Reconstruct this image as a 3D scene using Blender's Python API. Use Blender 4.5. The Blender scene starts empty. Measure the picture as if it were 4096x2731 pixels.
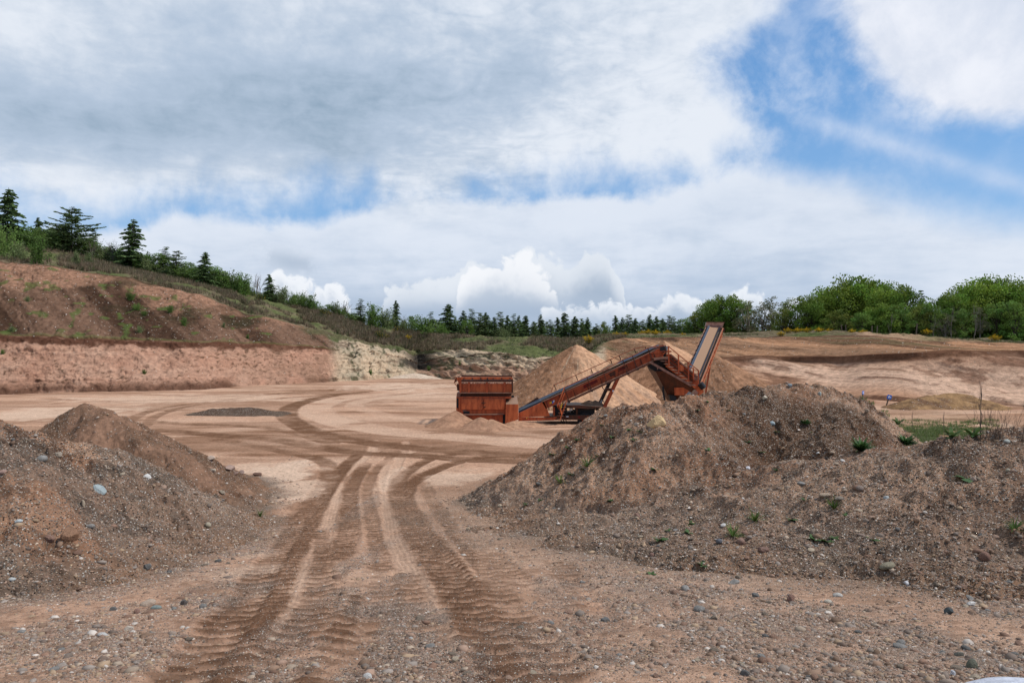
import bpy, math, random
import numpy as np
from mathutils import Vector, Matrix

# ------------------------------------------------------------------ camera, light, exposure
F = 683.0; CX = 512.0; CY = 341.0
SC = bpy.context.scene
COL = SC.collection
cam_d = bpy.data.cameras.new('camera'); cam = bpy.data.objects.new('camera', cam_d)
COL.objects.link(cam); SC.camera = cam
cam_d.sensor_width = 36; cam_d.lens = F / 1024 * 36
cam_d.clip_start = 0.1; cam_d.clip_end = 6000
cam.location = (0, 0, 0); cam.rotation_euler = (math.radians(90), 0, 0)
SUN_EL = 50; SUN_AZ = 98          # compass-like: 0 = straight ahead (+Y), negative = to the left
sun_d = bpy.data.lights.new('sun', 'SUN'); sun = bpy.data.objects.new('sun', sun_d); COL.objects.link(sun)
sun_d.energy = 3.9; sun_d.angle = math.radians(4); sun_d.color = (1.0, .95, .88)
_e, _a = math.radians(SUN_EL), math.radians(SUN_AZ)
sdir = Vector((math.cos(_e) * math.sin(_a), math.cos(_e) * math.cos(_a), math.sin(_e)))
sun.rotation_euler = sdir.to_track_quat('Z', 'Y').to_euler()
SC.view_settings.view_transform = 'Standard'; SC.view_settings.look = 'None'
SC.view_settings.gamma = 1; SC.view_settings.exposure = 0.0; SC.view_settings.use_curve_mapping = False
SC.render.engine = 'CYCLES'
SC.cycles.max_bounces = 6; SC.cycles.diffuse_bounces = 3; SC.cycles.transparent_max_bounces = 8

# ------------------------------------------------------------------ sky: node expressions on the view direction
world = bpy.data.worlds.new('World'); SC.world = world; world.use_nodes = True
wn = world.node_tree; wn.nodes.clear()

class E:
    """a scalar socket that understands arithmetic"""
    nt = wn
    def __init__(s, v): s.v = v
    @classmethod
    def m(c, op, *a, clamp=False):
        n = c.nt.nodes.new('ShaderNodeMath'); n.operation = op; n.use_clamp = clamp
        for i, x in enumerate(a):
            x = x.v if isinstance(x, E) else x
            if isinstance(x, (int, float)): n.inputs[i].default_value = x
            else: c.nt.links.new(x, n.inputs[i])
        return E(n.outputs[0])
    def __add__(a, b): return E.m('ADD', a, b)
    __radd__ = __add__
    def __sub__(a, b): return E.m('SUBTRACT', a, b)
    def __rsub__(a, b): return E.m('SUBTRACT', b, a)
    def __mul__(a, b): return E.m('MULTIPLY', a, b)
    __rmul__ = __mul__
    def __truediv__(a, b): return E.m('DIVIDE', a, b)
    def __neg__(a): return E.m('MULTIPLY', a, -1.0)
def sstep(x, a, b):
    n = E.nt.nodes.new('ShaderNodeMapRange'); n.interpolation_type = 'SMOOTHSTEP'
    E.nt.links.new(x.v, n.inputs[0]); n.inputs[1].default_value = a; n.inputs[2].default_value = b
    return E(n.outputs[0])
def vec(x, y, z):
    n = E.nt.nodes.new('ShaderNodeCombineXYZ')
    for i, q in enumerate((x, y, z)):
        if isinstance(q, E): E.nt.links.new(q.v, n.inputs[i])
        else: n.inputs[i].default_value = q
    return n.outputs[0]
def noise(v, scale, detail=4, rough=.5, dist=0.0):
    n = E.nt.nodes.new('ShaderNodeTexNoise'); E.nt.links.new(v, n.inputs['Vector'])
    n.inputs['Scale'].default_value = scale; n.inputs['Detail'].default_value = detail
    n.inputs['Roughness'].default_value = rough; n.inputs['Distortion'].default_value = dist
    return E(n.outputs['Fac']) - .5
def curve(x, pts, lo, hi, ylo, yhi):
    n = E.nt.nodes.new('ShaderNodeFloatCurve'); c = n.mapping.curves[0]
    pts = sorted(((px - lo) / (hi - lo), (py - ylo) / (yhi - ylo)) for px, py in pts)
    c.points[0].location = pts[0]; c.points[1].location = pts[-1]
    for p in pts[1:-1]: c.points.new(*p)
    n.mapping.update()
    u = (x - lo) * (1.0 / (hi - lo)); E.nt.links.new(u.v, n.inputs['Value'])
    return E(n.outputs[0]) * (yhi - ylo) + ylo
def mixc(fac, a, b):
    n = E.nt.nodes.new('ShaderNodeMix'); n.data_type = 'RGBA'
    E.nt.links.new(fac.v, n.inputs[0])
    for s, q in ((6, a), (7, b)):
        if isinstance(q, tuple): n.inputs[s].default_value = (*q, 1)
        else: E.nt.links.new(q, n.inputs[s])
    return n.outputs[2]
tc = wn.nodes.new('ShaderNodeTexCoord'); sp = wn.nodes.new('ShaderNodeSeparateXYZ')
wn.links.new(tc.outputs['Generated'], sp.inputs[0])
dx, dy, dz = (E(sp.outputs[i]) for i in range(3))
U = E.m('ARCTAN2', dx, dy)                   # azimuth, 0 = ahead
V = E.m('ARCSINE', dz)                       # elevation
def uv(px, py):
    x, z = (px - CX) / F, (CY - py) / F
    return math.atan(x), math.atan2(z, math.hypot(1, x))
D = tc.outputs['Generated']
Zc = E.m('MAXIMUM', dz, 0.0) + .16
plane = vec(dx / Zc, dy / Zc, 3.3)           # direction laid on a cloud deck
def pts(l): return [uv(*p) for p in l]
def blob(px, py, rx, ry, ang=0.0):
    u0, v0 = uv(px, py); a = math.radians(ang); ca, sa = math.cos(a), math.sin(a)
    du, dv = U - u0, V - v0
    e = (du * ca + dv * sa) * (F / rx); f = (dv * ca - du * sa) * (F / ry)
    return E.m('EXPONENT', -(e * e + f * f))
n1 = noise(plane, 1.1, 7, .55, .3); n2 = noise(plane, 2.6, 6, .6, .2); n3 = noise(D, 9, 7, .6, .3); n4 = noise(D, 26, 5, .6, .1)
n5 = noise(plane, 6.0, 5, .6, .5)
# A: the big grey-blue deck, upper left
LA = curve(U, pts([(-300, 250), (-60, 225), (0, 222), (60, 226), (140, 212), (200, 205), (300, 203), (420, 207), (500, 202), (560, 186), (600, 184), (660, 186), (710, 172), (755, 150), (800, 132), (1100, 100)]), -1.2, .8, -.1, .7)
RA = curve(V, [(uv(760, 341)[1], uv(775, 200)[0]), (uv(765, 150)[1], uv(768, 150)[0]), (uv(765, 125)[1], uv(766, 125)[0]), (uv(735, 90)[1], uv(742, 90)[0]), (uv(725, 50)[1], uv(735, 50)[0]), (uv(770, 0)[1], uv(780, 0)[0]), (.75, .36), (1.3, 0.45)], 0.0, 1.5, -.8, .8)
fA = E.m('SMOOTH_MIN', V - LA, (RA - U), .03) + n3 * .09 + n4 * .05
aA = sstep(fA + n3 * .05, -.03, .06)
# B: the pale sheet below it
TB = curve(U, pts([(-300, 262), (-60, 235), (0, 228), (100, 228), (148, 222), (170, 210), (250, 217), (310, 218), (340, 207), (430, 198), (520, 198), (600, 194), (650, 190), (690, 178), (740, 163), (800, 163), (850, 168), (900, 184), (950, 200), (1030, 212), (1300, 215)]), -1.2, .9, -.1, .7)
fB = TB - V + n3 * .05 + n4 * .02
softB = sstep(U, uv(620, 0)[0], uv(1000, 0)[0])
aB = sstep(fB / (softB * 2.0 + 1.0), -.006, .018)
# C: cloud at the upper right
fC = blob(1010, -14, 128, 100, -22) - .36 + n3 * .35 + n4 * .12
aC = sstep(fC, -.08, .14)
# thin veils and the streak
aV = (blob(790, 60, 90, 60, 20) * .55 + blob(800, 105, 70, 30, 0) * .35 + blob(900, 150, 120, 30, -20) * .3) * sstep(n3 + n4 * .5, -.16, .2)
us, vs = uv(785, 120); ue, ve = uv(1024, 192); sl = (ve - vs) / (ue - us)
dl = (V - vs - (U - us) * sl) + (U - (us + ue) / 2) * (U - (us + ue) / 2) * .35 - .012 + n3 * .012
aS = E.m('EXPONENT', -(dl * dl) * (1 / .013 ** 2)) * sstep(U, us - .02, us + .06) * (.42 + n4 * .5)
# nishita behind everything
sky = wn.nodes.new('ShaderNodeTexSky'); sky.sky_type = 'NISHITA'; sky.sun_disc = False
sky.sun_elevation = _e; sky.sun_rotation = math.radians(SUN_AZ)
sky.air_density = 1.0; sky.dust_density = .6; sky.ozone_density = 2.2
# tint the model's blue to the photograph's, in units of 1/strength
K = 10.0
w = lambda *q: tuple(K * x for x in q)
mul = wn.nodes.new('ShaderNodeMix'); mul.data_type = 'RGBA'; mul.blend_type = 'MULTIPLY'; mul.inputs[0].default_value = 1
wn.links.new(sky.outputs[0], mul.inputs[6]); mul.inputs[7].default_value = (.80, 1.25, 1.62, 1)
c = mul.outputs[2]
c = mixc(sstep(V, .6, -.1) * .45 + .5, c, mixc(sstep(V, .5, .0), w(.115, .30, .60), w(.32, .52, .80)))
c = mixc(E.m('MINIMUM', aV + aS, 1.0), c, tuple(K * q for q in (.62, .72, .90)))
cC = mixc(sstep(n3 + n4 * .4 - (V - uv(950, 40)[1]) * .5, -.2, .22), w(.68, .74, .86), w(.86, .89, .97))
c = mixc(aC, c, cC)
# B shading
cB = mixc(sstep(n2 * .5 + (TB - V) * -1.4 + n3 * .35, -.42, .05), w(.48, .58, .73), w(.75, .81, .91))
c = mixc(aB * .97, c, cB)
# A shading : dark cores + brighter fringe near its lower and right edge
dark = blob(270, 105, 150, 46, 14) * 1.0 + blob(80, 130, 150, 34, -16) * .85 + blob(215, 35, 90, 50, -50) * .6 + blob(395, 95, 70, 34, 20) * .5 + blob(510, 70, 42, 30, 30) * .5 + blob(330, 165, 120, 18, -6) * .45 + blob(350, 130, 60, 30, 0) * .6
lightA = blob(20, 20, 110, 40, -20) * .35 + sstep(fA, .16, .02) * .45 + blob(640, 95, 110, 90, 0) * .5 + blob(440, 55, 90, 10, 0) * .3
mot = E.m('ABSOLUTE', noise(plane, 7.5, 3, .55, .6)) * 2.2 - .25
rip = noise(vec(dx / Zc * 2.2 + n1 * 1.2, dy / Zc * 5.0 + n1 * 2.0, .7), 3.2, 5, .6, .5) * sstep(U, -.5, .1)
sA = n1 * 1.1 + n2 * 1.1 + n5 * .9 + n3 * .7 + mot * .55 * sstep(U, -.45, -.05) + lightA * .9 - dark * .45 + .30 + n4 * .8 + rip * .5
cA = mixc(sstep(sA, -1.0, .1), w(.25, .36, .48), w(.47, .57, .71))
cA = mixc(sstep(sA, -.1, .95), cA, w(.80, .85, .93))
c = mixc(aA, c, cA)
# dark band low over the middle
band = blob(480, 312, 190, 17, 0) * .9 + blob(700, 316, 90, 10) * .45
c = mixc(E.m('MINIMUM', band * (1.0 + n3 * .8), 1.0), c, w(.36, .46, .61))
c = mixc(blob(292, 262, 34, 10, -10) * .75 * sstep(n3 + n4, -.15, .1), c, w(.42, .51, .64))
c = mixc(blob(695, 241, 10, 6, -40) * .4, c, w(.5, .6, .74))
# cumulus banks, each with its own top edge, flat shaded base and billows
def bl(sc, d=1.0): return E.m('ABSOLUTE', noise(D, sc, d, .5, .4))
puff = bl(10) * .11 + bl(27) * .07 + bl(62, 3.0) * .045 - .022
def bank(top, base, hi, lo, depth, c):
    T = curve(U, pts(top), -.9, .9, -.1, .4)
    fc = T - V + puff
    a = sstep(fc + n4 * .012, -.001, .010) * .96 * sstep(V + n3 * .05, uv(512, base)[1] - .030, uv(512, base)[1] + .022)
    sh = sstep(fc + n3 * .04, .004, depth)
    col = mixc(sstep(sh * 1.1 - puff * 11.0, -.1, 1.0), w(*hi), w(*lo))
    return mixc(a, c, col)
c = bank([(-60, 345), (255, 345), (270, 280), (300, 276), (335, 285), (350, 300), (370, 345), (1024, 345)], 312, (.90, .93, .98), (.50, .58, .70), .05, c)
c = bank([(-60, 345), (365, 345), (385, 287), (410, 273), (450, 275), (470, 262), (500, 258), (540, 256), (565, 258), (580, 247), (600, 243), (612, 258), (625, 280), (640, 345), (1024, 345)], 305, (.79, .84, .91), (.40, .49, .62), .09, c)
c = bank([(-60, 345), (438, 345), (458, 287), (480, 268), (505, 258), (530, 262), (550, 276), (562, 300), (570, 345), (1024, 345)], 300, (.92, .94, .98), (.50, .58, .70), .075, c)
c = bank([(-60, 345), (520, 345), (545, 302), (580, 294), (620, 297), (650, 296), (675, 285), (700, 291), (730, 287), (745, 281), (758, 280), (768, 296), (800, 297), (840, 293), (900, 297), (930, 345), (1100, 345)], 318, (.86, .90, .96), (.46, .55, .68), .045, c)
bg = wn.nodes.new('ShaderNodeBackground'); bg.inputs['Strength'].default_value = .1
wn.links.new(c, bg.inputs['Color'])
wo = wn.nodes.new('ShaderNodeOutputWorld'); wn.links.new(bg.outputs[0], wo.inputs[0])

# ------------------------------------------------------------------ numpy helpers
rng = np.random.default_rng(7); random.seed(7)
def _h(ix, iy, seed):
    n = (ix.astype(np.int64) * 374761393 + iy.astype(np.int64) * 668265263 + seed * 144665) & 0x7fffffff
    n = ((n ^ (n >> 13)) * 1274126177) & 0x7fffffff
    n = n ^ (n >> 16)
    return (n & 0xffff) / 65535.0 * 2 - 1
def vn(x, y, seed=0):
    ix, iy = np.floor(x), np.floor(y); fx, fy = x - ix, y - iy
    ux, uy = fx * fx * (3 - 2 * fx), fy * fy * (3 - 2 * fy)
    a, b, c_, d = _h(ix, iy, seed), _h(ix + 1, iy, seed), _h(ix, iy + 1, seed), _h(ix + 1, iy + 1, seed)
    return (a * (1 - ux) + b * ux) * (1 - uy) + (c_ * (1 - ux) + d * ux) * uy
def fbm(x, y, o=4, seed=0, g=.5):
    s, a, t = 0, 1.0, 0
    for i in range(o):
        s = s + a * vn(x, y, seed + i * 17); t += a; a *= g
        x, y = x * 1.93 + y * .51 + 11.3, y * 1.93 - x * .51 + 5.7
    return s / t
def ridged(x, y, o=4, seed=0): return 1 - 2 * np.abs(fbm(x, y, o, seed))
def ss(x, a, b):
    t = np.clip((x - a) / (b - a), 0, 1); return t * t * (3 - 2 * t)
def lerp(a, b, t):
    a, b = np.asarray(a, float), np.asarray(b, float)
    if np.ndim(t) and (a.ndim == 1 or b.ndim == 1 or a.shape[:-1] == np.shape(t)): t = np.asarray(t)[..., None]
    return a * (1 - t) + b * t
def W(px, py, Y): return np.array([(px - CX) / F * Y, Y, (CY - py) / F * Y])
def mesh_np(name, v, f, cols=None, grit=None, smooth=True, facecol=None):
    me = bpy.data.meshes.new(name); v = np.asarray(v, np.float32); f = np.asarray(f, np.int32)
    k = f.shape[1]; me.vertices.add(len(v)); me.vertices.foreach_set('co', v.ravel())
    me.loops.add(f.size); me.loops.foreach_set('vertex_index', f.ravel())
    me.polygons.add(len(f)); me.polygons.foreach_set('loop_start', np.arange(0, f.size, k, dtype=np.int32))
    try: me.polygons.foreach_set('loop_total', np.full(len(f), k, np.int32))
    except Exception: pass
    me.update(calc_edges=True)
    me.polygons.foreach_set('use_smooth', np.full(len(f), smooth, bool))
    if cols is not None:
        a = me.attributes.new('Col', 'FLOAT_COLOR', 'POINT'); c4 = np.ones((len(v), 4), np.float32); c4[:, :3] = np.clip(cols, .005, 1)
        a.data.foreach_set('color', c4.ravel())
    if facecol is not None:
        a = me.attributes.new('Col', 'FLOAT_COLOR', 'FACE') if False else me.attributes.new('Col', 'FLOAT_COLOR', 'CORNER')
        c4 = np.ones((len(f), k, 4), np.float32); c4[..., :3] = np.asarray(facecol)[:, None, :]; a.data.foreach_set('color', c4.ravel())
    if grit is not None:
        a = me.attributes.new('grit', 'FLOAT', 'POINT'); a.data.foreach_set('value', np.asarray(grit, np.float32))
    return me
def tag(o, label=None, cat=None, group=None, kind=None):
    for k, q in (('label', label), ('category', cat), ('group', group), ('kind', kind)):
        if q: o[k] = q
    return o
def obj(name, me, mat=None, parent=None):
    o = bpy.data.objects.new(name, me); COL.objects.link(o)
    if mat and not me.materials: me.materials.append(mat)
    if parent: o.parent = parent
    return o
def grid_faces(nr, nc, keep=None):
    i = np.arange((nr - 1) * (nc - 1)); r, c_ = i // (nc - 1), i % (nc - 1); a = r * nc + c_
    f = np.stack([a, a + 1, a + nc + 1, a + nc], 1)
    if keep is not None:
        k = keep.ravel(); f = f[k[f].any(1)]
    return f
def compact(v, f, *attrs):
    u, inv = np.unique(f, return_inverse=True)
    return (v[u], inv.reshape(f.shape)) + tuple(a[u] for a in attrs)

# ------------------------------------------------------------------ materials
def new_mat(name):
    m = bpy.data.materials.new(name); m.use_nodes = True; nt = m.node_tree; E.nt = nt
    return m, nt, nt.nodes['Principled BSDF']
def N(nt, t, **kw):
    n = nt.nodes.new(t)
    for k, q in kw.items(): setattr(n, k, q)
    return n
def earth(name, grit_scale=60., bump=.5, rough=.95, noise_scale=9., bdist=1.0):
    m, nt, b = new_mat(name); L = nt.links.new
    at = N(nt, 'ShaderNodeAttribute', attribute_name='Col'); gr = N(nt, 'ShaderNodeAttribute', attribute_name='grit')
    geo = N(nt, 'ShaderNodeNewGeometry'); P = geo.outputs['Position']
    n = N(nt, 'ShaderNodeTexNoise'); L(P, n.inputs[0]); n.inputs['Scale'].default_value = noise_scale; n.inputs['Detail'].default_value = 9; n.inputs['Roughness'].default_value = .68
    mr = N(nt, 'ShaderNodeMapRange'); L(n.outputs[0], mr.inputs[0]); mr.inputs[1].default_value = .3; mr.inputs[2].default_value = .7; mr.inputs[3].default_value = .62; mr.inputs[4].default_value = 1.32
    mx = N(nt, 'ShaderNodeMix', data_type='RGBA', blend_type='MULTIPLY'); mx.inputs[0].default_value = 1
    L(at.outputs[0], mx.inputs[6]); L(mr.outputs[0], mx.inputs[7])
    vo = N(nt, 'ShaderNodeTexVoronoi'); L(P, vo.inputs['Vector']); vo.inputs['Scale'].default_value = grit_scale; vo.inputs['Randomness'].default_value = 1
    ramp = N(nt, 'ShaderNodeValToRGB'); sx = N(nt, 'ShaderNodeSeparateColor'); L(vo.outputs['Color'], sx.inputs[0]); L(sx.outputs[0], ramp.inputs[0])
    ramp.color_ramp.interpolation = 'CONSTANT'
    pal = [(0, (.045, .036, .030)), (.22, (.12, .108, .095)), (.42, (.20, .14, .095)), (.56, (.24, .22, .19)), (.68, (.36, .26, .18)), (.80, (.46, .39, .31)), (.91, (.70, .64, .56))]
    ramp.color_ramp.elements[0].color = (*pal[0][1], 1); ramp.color_ramp.elements[1].position = pal[1][0]; ramp.color_ramp.elements[1].color = (*pal[1][1], 1)
    for p, q in pal[2:]: ramp.color_ramp.elements.new(p).color = (*q, 1)
    g = E(gr.outputs['Fac']); rnd = E(sx.outputs[1])
    fac = sstep(g - rnd * .9, 0.0, .08) * sstep(E(vo.outputs['Distance']), .5, .36)
    mx2 = N(nt, 'ShaderNodeMix', data_type='RGBA'); L(fac.v, mx2.inputs[0]); L(mx.outputs[2], mx2.inputs[6]); L(ramp.outputs[0], mx2.inputs[7])
    L(mx2.outputs[2], b.inputs['Base Color']); b.inputs['Roughness'].default_value = rough
    b.inputs['Specular IOR Level'].default_value = 0.0
    n2_ = N(nt, 'ShaderNodeTexNoise'); L(P, n2_.inputs[0]); n2_.inputs['Scale'].default_value = noise_scale * 3; n2_.inputs['Detail'].default_value = 8; n2_.inputs['Roughness'].default_value = .7
    hgt = E(n2_.outputs[0]) * .035 + fac * (.5 - E(vo.outputs['Distance'])) * .03
    bp = N(nt, 'ShaderNodeBump'); L(hgt.v, bp.inputs['Height']); bp.inputs['Strength'].default_value = bump; bp.inputs['Distance'].default_value = bdist
    L(bp.outputs[0], b.inputs['Normal'])
    return m
M_ground = earth('quarry_sand', 75, .9, noise_scale=9)
M_heap = earth('gravelly_earth', 34, 1.0, noise_scale=7, bdist=1.8)
M_face = earth('quarry_face_sand', 6, 1.0, noise_scale=1.6, bdist=6.0)
M_pile = earth('stockpiled_sand', 14, .9, noise_scale=2.5, bdist=3.0)
def attr_mat(name, rough=.8, var=.25, scale=20, trans=0.0, spec=.2, bump=0.0):
    m, nt, b = new_mat(name); L = nt.links.new
    at = N(nt, 'ShaderNodeAttribute', attribute_name='Col'); tcn = N(nt, 'ShaderNodeTexCoord'); oi = N(nt, 'ShaderNodeObjectInfo')
    n = N(nt, 'ShaderNodeTexNoise'); L(tcn.outputs['Object'], n.inputs[0]); n.inputs['Scale'].default_value = scale; n.inputs['Detail'].default_value = 6
    k = (E(n.outputs[0]) - .5) * (2 * var) + (E(oi.outputs['Random']) - .5) * .3 + 1.0
    mx = N(nt, 'ShaderNodeMix', data_type='RGBA', blend_type='MULTIPLY'); mx.inputs[0].default_value = 1
    L(at.outputs[0], mx.inputs[6]); L(k.v, mx.inputs[7]); L(mx.outputs[2], b.inputs['Base Color'])
    b.inputs['Roughness'].default_value = rough; b.inputs['Specular IOR Level'].default_value = spec
    if bump:
        bp = N(nt, 'ShaderNodeBump'); L(n.outputs[0], bp.inputs['Height']); bp.inputs['Strength'].default_value = bump; bp.inputs['Distance'].default_value = .03; L(bp.outputs[0], b.inputs['Normal'])
    if trans:
        tr = N(nt, 'ShaderNodeBsdfTranslucent'); L(mx.outputs[2], tr.inputs[0]); ms = N(nt, 'ShaderNodeMixShader'); ms.inputs[0].default_value = trans
        L(b.outputs[0], ms.inputs[1]); L(tr.outputs[0], ms.inputs[2]); L(ms.outputs[0], nt.nodes['Material Output'].inputs[0])
    return m
M_leaf = attr_mat('foliage', .65, .15, 2, .3)
M_bark = attr_mat('bark', .9, .3, 6)
M_peb = attr_mat('pebbles', .85, .25, 60)
M_stone = attr_mat('stone', .85, .3, 7, bump=.8)
def rust(name, c1, c2, c3, scale=1.6, rough=.55, th=.5, metal=0.0):
    """weathered paint: streaky rust over the paint, sand dust on upward faces"""
    m, nt, b = new_mat(name); L = nt.links.new
    geo = N(nt, 'ShaderNodeNewGeometry'); P = geo.outputs['Position']
    mp = N(nt, 'ShaderNodeMapping'); L(P, mp.inputs[0]); mp.inputs['Scale'].default_value = (3.2, 3.2, .7)
    a = N(nt, 'ShaderNodeTexNoise'); L(mp.outputs[0], a.inputs[0]); a.inputs['Scale'].default_value = scale; a.inputs['Detail'].default_value = 10; a.inputs['Roughness'].default_value = .7
    d = N(nt, 'ShaderNodeTexNoise'); L(P, d.inputs[0]); d.inputs['Scale'].default_value = 1.1; d.inputs['Detail'].default_value = 8; d.inputs['Roughness'].default_value = .65
    na, nd = E(a.outputs[0]), E(d.outputs[0])
    col = mixc(sstep(na, th - .08, th + .12), c1, c2)
    col = mixc(sstep(nd * .6 + na * .4, .56, .68) * .8, col, c3)
    sx = N(nt, 'ShaderNodeSeparateXYZ'); L(geo.outputs['Normal'], sx.inputs[0])
    col = mixc(sstep(E(sx.outputs[2]) + (nd - .5), .35, .8) * .7, col, (.30, .19, .12))
    L(col, b.inputs['Base Color']); b.inputs['Roughness'].default_value = rough; b.inputs['Metallic'].default_value = metal
    b.inputs['Specular IOR Level'].default_value = .25
    bp = N(nt, 'ShaderNodeBump'); L(a.outputs[0], bp.inputs['Height']); bp.inputs['Strength'].default_value = .25; bp.inputs['Distance'].default_value = .03; L(bp.outputs[0], b.inputs['Normal'])
    return m
M_red = rust('weathered_red_paint', (.40, .080, .026), (.25, .048, .018), (.06, .024, .015))
M_red2 = rust('sun_faded_orange_paint', (.50, .118, .038), (.33, .068, .024), (.08, .032, .018))
M_rustd = rust('dark_rust', (.10, .030, .014), (.06, .022, .012), (.03, .018, .012), th=.47)
M_letter = rust('dull_red_lettering', (.17, .010, .006), (.13, .010, .006), (.08, .012, .008))
M_edge = rust('dusty_steel_edge', (.24, .12, .085), (.15, .07, .05), (.08, .05, .04))
def plain(name, col, rough=.7, var=.2, scale=8, spec=.3):
    m, nt, b = new_mat(name); L = nt.links.new
    tcn = N(nt, 'ShaderNodeTexCoord'); n = N(nt, 'ShaderNodeTexNoise'); L(tcn.outputs['Object'], n.inputs[0]); n.inputs['Scale'].default_value = scale; n.inputs['Detail'].default_value = 6
    k = (E(n.outputs[0]) - .5) * (2 * var) + 1.0
    mx = N(nt, 'ShaderNodeMix', data_type='RGBA', blend_type='MULTIPLY'); mx.inputs[0].default_value = 1; mx.inputs[6].default_value = (*col, 1); L(k.v, mx.inputs[7])
    L(mx.outputs[2], b.inputs['Base Color']); b.inputs['Roughness'].default_value = rough; b.inputs['Specular IOR Level'].default_value = spec
    return m
M_black = plain('black_rubber_and_shade', (.012, .013, .016), .6)  # also used for the black shadow fill under the screen box
M_belt = plain('blue_black_belt', (.030, .042, .065), .45)
M_sandbelt = plain('sand_on_belt', (.34, .205, .125), .95, .15, 20)
M_sandwet = plain('damp_sand', (.20, .12, .075), .95, .2, 14)
M_blue = plain('blue_sign_paint', (.015, .13, .55), .4, .08)
M_white = plain('white_paint', (.75, .76, .78), .45, .08)
M_yellow = plain('yellow_plastic', (.62, .38, .03), .5, .1)
M_wood = plain('weathered_timber', (.12, .09, .065), .85, .35, 30)
M_steel = plain('worn_steel', (.22, .22, .22), .4, .3, 10, .5)

# ------------------------------------------------------------------ ground height
_py = np.linspace(0, 60, 1201)
_pz = np.interp(_py, [0, 3, 5, 7.5, 10.4, 13, 16, 19, 22, 26, 60], [-1.75, -2.15, -2.5, -3.0, -3.55, -4.0, -4.45, -4.8, -5.07, -5.28, -5.3])
_k = np.ones(41) / 41; _pz = np.concatenate([_pz[:20], np.convolve(_pz, _k, 'valid'), _pz[-20:]])
def prof(Y): return np.interp(Y, _py, _pz)
def px_of(X, Y): return CX + F * X / np.maximum(Y, .5)
def py_of(Z, Y): return CY - F * Z / np.maximum(Y, .5)
def gpt(px, py):
    """the ramp/floor point seen at a given picture position (used once, for laying things out)"""
    t = (py - CY) / F; lo, hi = 1.0, 400.0
    for _ in range(60):
        mid = (lo + hi) / 2
        if -prof(mid) / mid > t: lo = mid
        else: hi = mid
    return (px - CX) / F * lo, lo
def R6(x, y): return 250 + x * .1644, 425 + y * .1644
def D2(x, y): return x * .43537, y * .43537
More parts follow.
